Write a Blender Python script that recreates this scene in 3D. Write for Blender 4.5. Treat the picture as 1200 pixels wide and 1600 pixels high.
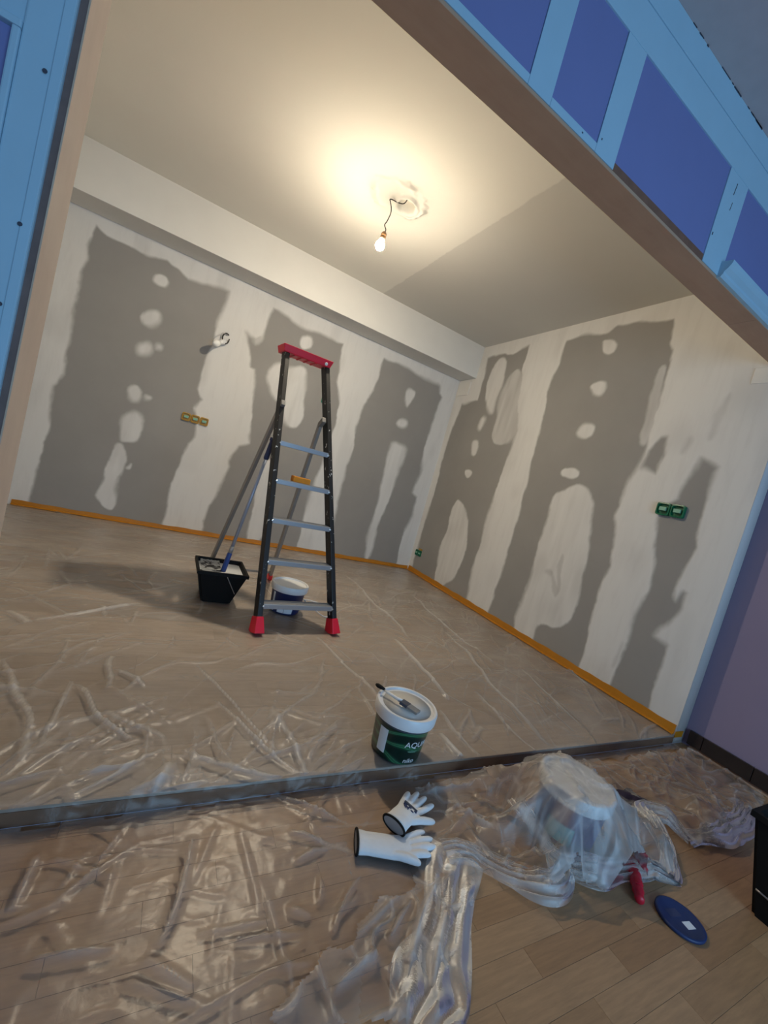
import bpy, bmesh, math, random
import numpy as np
from mathutils import Matrix, Vector

# ------------------------------------------------------------------ scene, camera, light
for o in list(bpy.data.objects):
    bpy.data.objects.remove(o)
scene = bpy.context.scene
COL = scene.collection
scene.view_settings.view_transform = 'Standard'
scene.view_settings.look = 'None'
scene.view_settings.exposure = 0.14
scene.view_settings.gamma = 1.0
scene.view_settings.use_curve_mapping = False

# camera: hand-held ultra-wide phone, rolled about 15 degrees
CAMR = [[0.8563133, -0.4435023, 0.2646380], [0.2014817, -0.1849315, -0.9618760], [0.4755341, 0.8769869, -0.0690017]]
cam_data = bpy.data.cameras.new('camera')
cam = bpy.data.objects.new('camera', cam_data)
COL.objects.link(cam)
r_, d_, f_ = CAMR
m = Matrix(((r_[0], -d_[0], -f_[0], 0.0), (r_[1], -d_[1], -f_[1], 0.0), (r_[2], -d_[2], -f_[2], 1.0), (0, 0, 0, 1)))
cam.matrix_world = m
cam_data.sensor_fit = 'HORIZONTAL'
cam_data.sensor_width = 36.0
cam_data.lens = 36.0 * 640.36 / 1200.0
cam_data.clip_start = 0.02
scene.camera = cam

# dusk sky outside the windows
world = bpy.data.worlds.new('dusk')
scene.world = world
world.use_nodes = True
bg = world.node_tree.nodes['Background']
bg.inputs[0].default_value = (0.25, 0.45, 0.9, 1)
bg.inputs[1].default_value = 0.3

# cool daylight entering by the window in the wall behind the camera
wl = bpy.data.lights.new('window_daylight', 'AREA')
wl.shape = 'RECTANGLE'
wl.size = 1.9
wl.size_y = 1.8
wl.energy = 64.0
wl.color = (0.38, 0.68, 1.0)
wlo = bpy.data.objects.new('window_daylight', wl)
COL.objects.link(wlo)
wlo.location = (1.25, -2.36, 1.05)
wlo.rotation_euler = (math.radians(90), 0, 0)

BULB_STRENGTH = 2700.0
BULB_COLOR = (1.0, 0.86, 0.64)

# ------------------------------------------------------------------ room measures (metres)
D, R, L = 4.397, 2.937, -1.085          # back wall, right wall, left wall
H, BD, ZB = 2.852, 0.3185, 2.48         # ceiling, bulkhead depth, bulkhead underside
Y0, ZH, T = 1.137, 2.268, 0.127         # opening plane, header underside, wall thickness
XP = -0.31                              # edge of the left pier
R2, ZF, HF = 3.05, -0.05, 2.90          # front room: right wall, floor level, ceiling
YB, XL2 = -2.4, -1.7                    # front room: back wall, left wall

# ------------------------------------------------------------------ helpers
def tag(o, label=None, cat=None, group=None, kind=None):
    if label: o['label'] = label
    if cat: o['category'] = cat
    if group: o['group'] = group
    if kind: o['kind'] = kind
    return o

def mesh_obj(name, bm, mat, parent=None, smooth=False, loc=None):
    me = bpy.data.meshes.new(name)
    bmesh.ops.recalc_face_normals(bm, faces=bm.faces)
    bm.to_mesh(me); bm.free()
    o = bpy.data.objects.new(name, me)
    COL.objects.link(o)
    if mat: me.materials.append(mat)
    if smooth:
        me.polygons.foreach_set('use_smooth', [True] * len(me.polygons))
    if parent: o.parent = parent
    if loc is not None: o.location = loc
    return o

def data_obj(name, me, mat, parent=None):
    o = bpy.data.objects.new(name, me)
    COL.objects.link(o)
    if mat and not me.materials: me.materials.append(mat)
    if parent: o.parent = parent
    return o

def empty(name, loc=(0, 0, 0), rz=0.0):
    o = bpy.data.objects.new(name, None)
    o.empty_display_size = 0.05
    COL.objects.link(o)
    o.location = loc; o.rotation_euler = (0, 0, rz)
    return o

def box(bm, lo, hi, bevel=0.0, mat=None):
    vs = [bm.verts.new(((lo[0], hi[0])[i & 1], (lo[1], hi[1])[(i >> 1) & 1], (lo[2], hi[2])[(i >> 2) & 1])) for i in range(8)]
    fs = [bm.faces.new([vs[i] for i in f]) for f in ((0, 2, 3, 1), (4, 5, 7, 6), (0, 1, 5, 4), (2, 6, 7, 3), (0, 4, 6, 2), (1, 3, 7, 5))]
    if mat is not None:
        bmesh.ops.transform(bm, matrix=mat, verts=vs)
    if bevel > 0:
        es = list({e for f in fs for e in f.edges})
        bmesh.ops.bevel(bm, geom=es, offset=bevel, segments=2, affect='EDGES', profile=0.6)

def bx(name, lo, hi, mat, parent=None, bevel=0.0):
    bm = bmesh.new(); box(bm, lo, hi, bevel)
    return mesh_obj(name, bm, mat, parent)

def hexa(bm, bot, top, bevel=0.0):
    """solid from four bottom corners and four top corners"""
    vb = [bm.verts.new(p) for p in bot]; vt = [bm.verts.new(p) for p in top]
    fs = [bm.faces.new(vb[::-1]), bm.faces.new(vt)]
    for i in range(4):
        j = (i + 1) % 4
        fs.append(bm.faces.new((vb[i], vb[j], vt[j], vt[i])))
    if bevel > 0:
        bmesh.ops.bevel(bm, geom=list({e for f in fs for e in f.edges}), offset=bevel, segments=2, affect='EDGES', profile=0.6)

def bar(bm, a, b, w, d, side, bevel=0.0):
    """rectangular bar from a to b: w along `side`, d across"""
    a, b = Vector(a), Vector(b)
    ax = (b - a).normalized(); s = Vector(side); s = (s - ax * s.dot(ax)).normalized(); n = ax.cross(s)
    q = lambda p: [p + s * w / 2 * i + n * d / 2 * j for i, j in ((-1, -1), (1, -1), (1, 1), (-1, 1))]
    hexa(bm, q(a), q(b), bevel)

def tube(bm, pts, rad, seg=10, cap=True, closed=False):
    pts = [Vector(p) for p in pts]
    rad = rad if isinstance(rad, (list, tuple)) else [rad] * len(pts)
    rings = []; nrm = None; n = len(pts)
    for i, p in enumerate(pts):
        t = (pts[(i + 1) % n] - pts[i - 1]) if closed else (pts[min(i + 1, n - 1)] - pts[max(i - 1, 0)])
        t.normalize()
        if nrm is None:
            nrm = t.orthogonal().normalized()
        nrm = (nrm - t * nrm.dot(t)).normalized()
        bi = t.cross(nrm)
        rings.append([bm.verts.new(p + (nrm * math.cos(2 * math.pi * k / seg) + bi * math.sin(2 * math.pi * k / seg)) * rad[i]) for k in range(seg)])
    m_ = n if closed else n - 1
    for i in range(m_):
        r0, r1 = rings[i], rings[(i + 1) % n]
        for k in range(seg):
            bm.faces.new((r0[k], r0[(k + 1) % seg], r1[(k + 1) % seg], r1[k]))
    if cap and not closed:
        bm.faces.new(rings[0][::-1]); bm.faces.new(rings[-1])

def lathe(bm, prof, seg=48, mat=None):
    rings = []; allv = []
    for r, z in prof:
        if r < 1e-6:
            v = bm.verts.new((0, 0, z)); rings.append([v]); allv.append(v)
        else:
            ring = [bm.verts.new((r * math.cos(2 * math.pi * k / seg), r * math.sin(2 * math.pi * k / seg), z)) for k in range(seg)]
            rings.append(ring); allv += ring
    for a, b in zip(rings[:-1], rings[1:]):
        for k in range(seg):
            k2 = (k + 1) % seg
            if len(a) == 1 and len(b) == 1: continue
            if len(a) == 1: bm.faces.new((a[0], b[k2], b[k]))
            elif len(b) == 1: bm.faces.new((a[k], a[k2], b[0]))
            else: bm.faces.new((a[k], a[k2], b[k2], b[k]))
    if mat is not None: bmesh.ops.transform(bm, matrix=mat, verts=allv)

def smooth_path(pts, n=8):
    """Catmull-Rom through the points"""
    P = [Vector(p) for p in pts]; P = [2 * P[0] - P[1]] + P + [2 * P[-1] - P[-2]]
    out = []
    for i in range(1, len(P) - 2):
        for k in range(n):
            t = k / n
            out.append(0.5 * ((2 * P[i]) + (P[i + 1] - P[i - 1]) * t + (2 * P[i - 1] - 5 * P[i] + 4 * P[i + 1] - P[i + 2]) * t * t + (3 * P[i] - P[i - 1] - 3 * P[i + 1] + P[i + 2]) * t ** 3))
    out.append(P[-2])
    return out

_lat = {}
def vnoise(x, y, s, seed=0):
    """smooth value noise in [-1, 1]"""
    if seed not in _lat:
        _lat[seed] = np.random.RandomState(seed + 11).uniform(-1, 1, (256, 256))
    g = _lat[seed]
    u, v = np.asarray(x) / s + 50.3, np.asarray(y) / s + 71.7
    i, j = np.floor(u).astype(int), np.floor(v).astype(int)
    a, b = u - i, v - j
    a = a * a * (3 - 2 * a); b = b * b * (3 - 2 * b)
    i0, j0, i1, j1 = i % 256, j % 256, (i + 1) % 256, (j + 1) % 256
    return (g[i0, j0] * (1 - a) + g[i1, j0] * a) * (1 - b) + (g[i0, j1] * (1 - a) + g[i1, j1] * a) * b

def poly_sd(x, y, poly):
    """signed distance to a polygon, positive inside"""
    P = np.array(poly); Q = np.roll(P, -1, axis=0)
    d = np.full(x.shape, 1e9); ins = np.zeros(x.shape, bool)
    for (ax, ay), (bx_, by) in zip(P, Q):
        ex, ey = bx_ - ax, by - ay
        t = np.clip(((x - ax) * ex + (y - ay) * ey) / (ex * ex + ey * ey + 1e-12), 0, 1)
        d = np.minimum(d, (x - ax - t * ex) ** 2 + (y - ay - t * ey) ** 2)
        c = ((ay > y) != (by > y)) & (x < ex * (y - ay) / (ey if abs(ey) > 1e-9 else 1e-9) + ax)
        ins ^= c
    d = np.sqrt(d)
    return np.where(ins, d, -d)

def sstep(a, b, x):
    t = np.clip((x - a) / (b - a), 0, 1)
    return t * t * (3 - 2 * t)

def grid_mesh(name, P, keep=None, attr=None, extra=None, aname='plaster'):
    """mesh from an (n, m, 3) array of points; keep = mask of quads"""
    n, m_ = P.shape[:2]
    idx = np.arange(n * m_).reshape(n, m_)
    quads = np.stack([idx[:-1, :-1], idx[1:, :-1], idx[1:, 1:], idx[:-1, 1:]], -1).reshape(-1, 4)
    if keep is not None: quads = quads[keep.reshape(-1)]
    V = P.reshape(-1, 3); A = attr.reshape(-1) if attr is not None else None
    if keep is not None:
        used = np.zeros(len(V), bool); used[quads.ravel()] = True
        remap = np.cumsum(used) - 1
        V = V[used]; quads = remap[quads]
        if A is not None: A = A[used]
    if extra is not None:                                   # closing box (verts, quads)
        ev, ef = extra
        quads = np.vstack([quads, np.array(ef) + len(V)])
        V = np.vstack([V, np.array(ev, float)])
        if A is not None: A = np.concatenate([A, np.ones(len(ev))])
    me = bpy.data.meshes.new(name)
    me.vertices.add(len(V)); me.vertices.foreach_set('co', V.astype(np.float32).ravel())
    me.loops.add(len(quads) * 4); me.loops.foreach_set('vertex_index', quads.astype(np.int32).ravel())
    me.polygons.add(len(quads)); me.polygons.foreach_set('loop_start', np.arange(0, len(quads) * 4, 4, dtype=np.int32))
    me.polygons.foreach_set('use_smooth', np.ones(len(quads), bool))
    if A is not None:
        a = me.attributes.new(aname, 'FLOAT', 'POINT'); a.data.foreach_set('value', A.astype(np.float32))
    me.update(calc_edges=True)
    me.validate()
    return me

# ------------------------------------------------------------------ materials
class NT:
    def __init__(s, name):
        s.mat = bpy.data.materials.new(name); s.mat.use_nodes = True
        s.t = s.mat.node_tree; s.b = s.t.nodes['Principled BSDF']; s.out = s.t.nodes['Material Output']
    def n(s, kind, **kw):
        nd = s.t.nodes.new(kind)
        for k, v in kw.items():
            if k in nd.inputs: nd.inputs[k].default_value = v
            else: setattr(nd, k, v)
        return nd
    def l(s, a, b): s.t.links.new(a, b)
    def coord(s, scale=(1, 1, 1), kind='Object', loc=(0, 0, 0)):
        tc = s.n('ShaderNodeTexCoord'); mp = s.n('ShaderNodeMapping')
        mp.inputs['Scale'].default_value = scale; mp.inputs['Location'].default_value = loc
        s.l(tc.outputs[kind], mp.inputs['Vector'])
        return mp.outputs['Vector']
    def noise(s, vec, scale, detail=4, rough=0.55):
        nd = s.n('ShaderNodeTexNoise'); nd.inputs['Scale'].default_value = scale
        nd.inputs['Detail'].default_value = detail; nd.inputs['Roughness'].default_value = rough
        s.l(vec, nd.inputs['Vector']); return nd.outputs['Fac']
    def ramp(s, fac, stops):
        nd = s.n('ShaderNodeValToRGB'); e = nd.color_ramp.elements
        while len(e) < len(stops): e.new(0.5)
        for i, (p, c) in enumerate(stops):
            e[i].position = p; e[i].color = (*c, 1) if len(c) == 3 else c
        s.l(fac, nd.inputs['Fac']); return nd.outputs['Color']
    def mix(s, fac, a, b, blend='MIX'):
        nd = s.n('ShaderNodeMix', data_type='RGBA', blend_type=blend)
        for sock, v in ((nd.inputs[0], fac), (nd.inputs[6], a), (nd.inputs[7], b)):
            if hasattr(v, 'is_linked'): s.l(v, sock)
            elif isinstance(v, (int, float)): sock.default_value = v
            else: sock.default_value = (*v, 1)
        return nd.outputs[2]
    def math(s, op, a, b=0.0):
        nd = s.n('ShaderNodeMath', operation=op)
        for sock, v in ((nd.inputs[0], a), (nd.inputs[1], b)):
            if hasattr(v, 'is_linked'): s.l(v, sock)
            else: sock.default_value = v
        return nd.outputs[0]
    def bump(s, h, strength=0.2, dist=0.01):
        nd = s.n('ShaderNodeBump'); nd.inputs['Strength'].default_value = strength; nd.inputs['Distance'].default_value = dist
        s.l(h, nd.inputs['Height']); s.l(nd.outputs['Normal'], s.b.inputs['Normal'])
    def col(s, c):
        if hasattr(c, 'is_linked'): s.l(c, s.b.inputs['Base Color'])
        else: s.b.inputs['Base Color'].default_value = (*c, 1)
    def set(s, **kw):
        for k, v in kw.items(): s.b.inputs[k.replace('_', ' ')].default_value = v
        return s.mat

def simple(name, c, rough=0.5, metal=0.0, var=0.08, scale=18.0, bump=0.05):
    t = NT(name); v = t.coord()
    f = t.noise(v, scale)
    t.col(t.mix(f, tuple(x * (1 - var) for x in c), tuple(min(1, x * (1 + var)) for x in c)))
    if bump: t.bump(f, bump, 0.004)
    t.b.inputs['Roughness'].default_value = rough; t.b.inputs['Metallic'].default_value = metal
    return t.mat

def splatter(name, c, paint=(0.7, 0.7, 0.68), rough=0.5, metal=0.0, amount=0.66, scale=28):
    """coloured surface with drops of dried white paint"""
    t = NT(name); v = t.coord((1, 1, 0.6))
    f = t.noise(v, scale, 5, 0.6)
    k = t.ramp(f, [(amount, (0, 0, 0)), (amount + 0.03, (1, 1, 1))])
    t.col(t.mix(k, c, paint)); t.bump(f, 0.1, 0.003)
    t.b.inputs['Roughness'].default_value = rough; t.b.inputs['Metallic'].default_value = metal
    return t.mat

# drywall: grey board where the `plaster` attribute is 0, white joint compound where it is 1
t = NT('drywall'); v = t.coord()
at = t.n('ShaderNodeAttribute', attribute_name='plaster')
n1 = t.noise(v, 5, 5, 0.6); n2 = t.noise(t.coord((14, 14, 2.2)), 1.6, 6, 0.6); n3 = t.noise(v, 160, 2)
board = t.mix(n1, (0.280, 0.268, 0.255), (0.320, 0.306, 0.290))
comp = t.mix(n2, (0.675, 0.66, 0.64), (0.70, 0.69, 0.67))
k = t.math('MULTIPLY', at.outputs['Fac'], t.ramp(n2, [(0.25, (0.9, 0.9, 0.9)), (0.5, (1, 1, 1))]))
t.col(t.mix(k, board, comp))
h = t.math('ADD', t.math('MULTIPLY', at.outputs['Fac'], 0.5), t.math('ADD', t.math('MULTIPLY', n2, 0.12), t.math('MULTIPLY', n3, 0.05)))
t.bump(h, 0.25, 0.004)
M_DRY = t.set(Roughness=0.93, Specular_IOR_Level=0.25)

# ceiling: skim coat up to a joint, bare board beyond it
t = NT('ceiling_skim'); v = t.coord()
sx = t.n('ShaderNodeSeparateXYZ'); t.l(v, sx.inputs[0])
n1 = t.noise(v, 9, 5, 0.65); n2 = t.noise(v, 2.2, 4)
edge = t.math('ADD', sx.outputs['X'], t.math('MULTIPLY', t.math('SUBTRACT', n1, 0.5), 0.035))
kk = t.ramp(t.math('SUBTRACT', edge, 1.035), [(0.495, (0, 0, 0)), (0.505, (1, 1, 1))])
skim = t.mix(n2, (0.72, 0.70, 0.64), (0.78, 0.76, 0.70))
bare = t.mix(n2, (0.60, 0.585, 0.54), (0.64, 0.62, 0.575))
t.col(t.mix(kk, skim, bare)); t.bump(t.math('ADD', n1, t.math('MULTIPLY', kk, -0.6)), 0.18, 0.006)
M_CEIL = t.set(Roughness=0.9, Specular_IOR_Level=0.25)

M_WHITE = simple('white_plaster', (0.70, 0.685, 0.65), 0.9, var=0.05, scale=5)
M_PRIMER = simple('white_trim_daylight_tint', (0.37, 0.58, 0.72), 0.75, var=0.06, scale=7, bump=0.1)  # white trim; part of the blue daylight is put into its colour
M_PURPLE_WARMLIT = simple('purple_paint_warm_lit', (0.25, 0.20, 0.29), 0.8, var=0.05, scale=5)  # same purple as the panels, with warm mixed light put into the colour
M_PURPLE_BLUELIT = simple('purple_paint_blue_lit', (0.185, 0.215, 0.46), 0.8, var=0.05, scale=5)  # same purple as the wall, with blue daylight put into the colour
M_FRONTCEIL = simple('grey_ceiling_paint', (0.52, 0.46, 0.46), 0.9, var=0.1, scale=14)
t = NT('bare_brown_timber'); v = t.coord((1.2, 9, 9))
n1 = t.noise(v, 4, 6, 0.65); n2 = t.noise(t.coord(), 6, 4)
t.col(t.mix(n2, t.mix(n1, (0.36, 0.21, 0.135), (0.52, 0.33, 0.22)), (0.56, 0.37, 0.25))); t.bump(n1, 0.3, 0.004)
M_TIMBER = t.set(Roughness=0.85)
t = NT('bare_jamb_render'); v = t.coord((6, 6, 1.0))
n1 = t.noise(v, 3, 6, 0.65); n2 = t.noise(t.coord(), 5, 4)
t.col(t.mix(n2, t.mix(n1, (0.40, 0.28, 0.21), (0.56, 0.42, 0.32)), (0.62, 0.50, 0.38))); t.bump(n1, 0.3, 0.006)
M_JAMB = t.set(Roughness=0.9)
M_DARKWOOD = simple('dark_brown_wood', (0.20, 0.10, 0.065), 0.8, var=0.3, scale=20)
M_EDGE = simple('dark_brown_edge', (0.17, 0.12, 0.11), 0.85, var=0.3, scale=25)  # dark grey-brown strip along the pier edge
M_TILE = simple('brown_black_tile', (0.022, 0.015, 0.014), 0.32, var=0.3, scale=10)
M_GROUT = simple('tile_adhesive', (0.30, 0.16, 0.10), 0.9)
M_RISER = simple('brown_step_edge', (0.20, 0.105, 0.06), 0.8, var=0.25)
M_CONCRETE = simple('subfloor', (0.22, 0.17, 0.13), 0.9)

def plank_mat(name, a, b, c, stretch):
    t = NT(name); oi = t.n('ShaderNodeObjectInfo')
    tc = t.n('ShaderNodeTexCoord'); mp = t.n('ShaderNodeMapping'); mp.inputs['Scale'].default_value = stretch
    off = t.n('ShaderNodeVectorMath', operation='SCALE'); cm = t.n('ShaderNodeCombineXYZ')
    for i in range(3): t.l(oi.outputs['Random'], cm.inputs[i])
    t.l(cm.outputs[0], off.inputs[0]); off.inputs['Scale'].default_value = 37.0
    ad = t.n('ShaderNodeVectorMath', operation='ADD')
    t.l(tc.outputs['Object'], mp.inputs['Vector']); t.l(mp.outputs['Vector'], ad.inputs[0]); t.l(off.outputs[0], ad.inputs[1])
    g = t.noise(ad.outputs[0], 4, 7, 0.65)
    base = t.ramp(oi.outputs['Random'], [(0.0, a), (0.5, b), (1.0, c)])
    t.col(t.mix(t.ramp(g, [(0.35, (0, 0, 0)), (0.7, (1, 1, 1))]), base, t.mix(0.34, base, (0.10, 0.065, 0.04))))
    t.bump(g, 0.08, 0.002)
    t.b.inputs['Roughness'].default_value = 0.42
    return t.mat
M_PLANK = plank_mat('grey_oak_laminate', (0.33, 0.265, 0.215), (0.38, 0.31, 0.255), (0.43, 0.355, 0.295), (1.2, 16, 1))
M_BLOCK = plank_mat('beech_parquet_block', (0.33, 0.19, 0.095), (0.37, 0.225, 0.118), (0.42, 0.265, 0.145), (2.5, 26, 1))

def film_mat(name, haze, fold_haze, fres, bump):
    """thin clear polythene: lets most light through, whitened along its folds to paint in crease glints (attribute `fold`)"""
    t = NT(name); t.t.nodes.remove(t.b)
    v = t.coord()
    n1 = t.noise(v, 26, 5, 0.6); n2 = t.noise(v, 5, 4)
    at = t.n('ShaderNodeAttribute', attribute_name='fold')  # light catching the creases, painted in as extra white haze
    bp = t.n('ShaderNodeBump'); bp.inputs['Strength'].default_value = bump; bp.inputs['Distance'].default_value = 0.01
    t.l(n1, bp.inputs['Height'])
    tr = t.n('ShaderNodeBsdfTransparent'); tr.inputs[0].default_value = (0.98, 0.975, 0.97, 1)
    gl = t.n('ShaderNodeBsdfGlossy'); gl.inputs['Color'].default_value = (1, 1, 1, 1); gl.inputs['Roughness'].default_value = 0.3
    t.l(bp.outputs[0], gl.inputs['Normal'])
    df = t.n('ShaderNodeBsdfDiffuse'); df.inputs['Color'].default_value = (0.85, 0.85, 0.85, 1); t.l(bp.outputs[0], df.inputs['Normal'])
    tl = t.n('ShaderNodeBsdfTranslucent'); tl.inputs['Color'].default_value = (0.85, 0.85, 0.85, 1)
    dd = t.n('ShaderNodeMixShader'); dd.inputs[0].default_value = 0.3; t.l(df.outputs[0], dd.inputs[1]); t.l(tl.outputs[0], dd.inputs[2])
    hz = t.math('MAXIMUM', t.math('ADD', t.math('MULTIPLY', n2, haze * 2), t.math('MULTIPLY', at.outputs['Fac'], fold_haze)), 0.0)
    m1 = t.n('ShaderNodeMixShader'); t.l(hz, m1.inputs[0])
    t.l(tr.outputs[0], m1.inputs[1]); t.l(dd.outputs[0], m1.inputs[2])
    fr = t.n('ShaderNodeFresnel'); fr.inputs['IOR'].default_value = fres; t.l(bp.outputs[0], fr.inputs['Normal'])
    m2 = t.n('ShaderNodeMixShader'); t.l(fr.outputs[0], m2.inputs[0])
    t.l(m1.outputs[0], m2.inputs[1]); t.l(gl.outputs[0], m2.inputs[2])
    t.l(m2.outputs[0], t.out.inputs['Surface'])
    return t.mat
M_FILM = film_mat('clear_polythene', 0.14, 0.42, 1.33, 0.15)
M_FILM2 = film_mat('bunched_polythene', 0.13, 0.36, 1.33, 0.15)

M_TAPE = simple('orange_masking_tape', (0.46, 0.175, 0.004), 0.5, var=0.12, scale=9)
M_BLACKRAIL = splatter('black_painted_rail', (0.012, 0.012, 0.013), rough=0.5, amount=0.65, scale=42)
M_ALU = splatter('brushed_aluminium', (0.42, 0.44, 0.47), rough=0.4, metal=0.55, amount=0.7)
M_ALUGREY = simple('grey_aluminium_leg', (0.30, 0.29, 0.28), 0.5, 0.35)
M_HINGE = simple('dark_grey_bracket', (0.16, 0.155, 0.15), 0.5)
M_RED = splatter('red_plastic', (0.78, 0.012, 0.04), rough=0.38, amount=0.72)
M_BLACK = simple('black_plastic', (0.007, 0.007, 0.007), 0.7, var=0.2)
M_BLACK.node_tree.nodes['Principled BSDF'].inputs['Specular IOR Level'].default_value = 0.2
M_PAINTWET = simple('white_paint_film', (0.62, 0.64, 0.66), 0.45, var=0.1, scale=30, bump=0.3)
t = NT('paint_smeared_black'); n1 = t.noise(t.coord(), 14, 5, 0.7)
t.col(t.mix(t.ramp(n1, [(0.44, (0, 0, 0)), (0.5, (1, 1, 1))]), (0.02, 0.02, 0.022), (0.6, 0.62, 0.63)))
M_SMEAR = t.set(Roughness=0.5)
M_WHITEPL = simple('white_plastic', (0.74, 0.75, 0.76), 0.35, var=0.04, bump=0.02)
M_LIDDIRTY = simple('off_white_lid', (0.66, 0.64, 0.60), 0.4, var=0.08, scale=12)
M_BLUEPL = simple('bright_blue_plastic', (0.015, 0.05, 0.22), 0.4)
M_NAVYPL = simple('navy_grip', (0.03, 0.045, 0.12), 0.5)
M_POLE = simple('pale_blue_grey_tube', (0.36, 0.40, 0.50), 0.4, 0.4)
M_NAVY = simple('navy_label', (0.015, 0.03, 0.13), 0.4)
M_PAPER = simple('white_label_paper', (0.68, 0.74, 0.80), 0.6, var=0.06)
M_INK = simple('dark_print', (0.05, 0.06, 0.09), 0.6)
M_PURPLELBL = simple('purple_blue_label', (0.07, 0.05, 0.16), 0.4)
M_TEAL = simple('teal_label', (0.14, 0.42, 0.46), 0.5)
M_OCHRE = simple('ochre_plastic', (0.42, 0.23, 0.02), 0.45)
M_ORANGE = simple('orange_sponge', (0.72, 0.27, 0.02), 0.8, var=0.15, scale=60)
M_GREENPL = simple('green_plastic', (0.004, 0.13, 0.06), 0.35)
M_GREENIN = simple('pale_green_cover', (0.20, 0.42, 0.30), 0.5)
M_GLOVE = simple('white_glove_knit', (0.72, 0.74, 0.76), 0.8, var=0.05, scale=90, bump=0.25)
M_GLOVEIN = simple('grey_glove_lining', (0.30, 0.30, 0.31), 0.9)
M_CABLE = simple('black_cable', (0.015, 0.014, 0.014), 0.5)
M_BRASS = simple('brown_lampholder', (0.28, 0.15, 0.07), 0.4, 0.3)
M_STEEL = simple('steel', (0.5, 0.5, 0.5), 0.35, 0.9)
M_BRISTLE = simple('grey_bristles', (0.22, 0.22, 0.22), 0.8, var=0.3, scale=80)
M_BLUELID = simple('dark_blue_lid', (0.012, 0.03, 0.11), 0.5)
M_REDTOOL = simple('red_tool_grip', (0.55, 0.01, 0.03), 0.45)
M_RAG = simple('dark_purple_rag', (0.07, 0.055, 0.11), 0.9, var=0.3)
M_OPAL = simple('opal_white_bulb', (0.82, 0.82, 0.80), 0.2, var=0.02, bump=0)
t = NT('green_bucket_print'); v = t.coord((5.0, 4.0, 7.0))
w = t.n('ShaderNodeTexWave', wave_type='BANDS', bands_direction='Z'); w.inputs['Scale'].default_value = 1.0; w.inputs['Distortion'].default_value = 9.0; w.inputs['Detail'].default_value = 1.0
w.inputs['Detail Scale'].default_value = 0.8; t.l(v, w.inputs['Vector'])
t.col(t.ramp(w.outputs['Fac'], [(0.55, (0.004, 0.022, 0.016)), (0.86, (0.012, 0.075, 0.04)), (0.97, (0.06, 0.24, 0.12)), (1.0, (0.02, 0.11, 0.05))]))
M_GREENBKT = t.set(Roughness=0.3)
t = NT('glowing_bulb'); t.col((1, 0.95, 0.85))
t.b.inputs['Emission Color'].default_value = (*BULB_COLOR, 1); t.b.inputs['Emission Strength'].default_value = BULB_STRENGTH
M_GLOW = t.mat
t = NT('dim_bulb_neck'); t.col((1, 0.95, 0.85))
t.b.inputs['Emission Color'].default_value = (*BULB_COLOR, 1); t.b.inputs['Emission Strength'].default_value = BULB_STRENGTH * 0.10
M_GLOWDIM = t.mat
M_GLASS = NT('window_glass').set(Roughness=0.02, Transmission_Weight=1.0, IOR=1.02)

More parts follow.
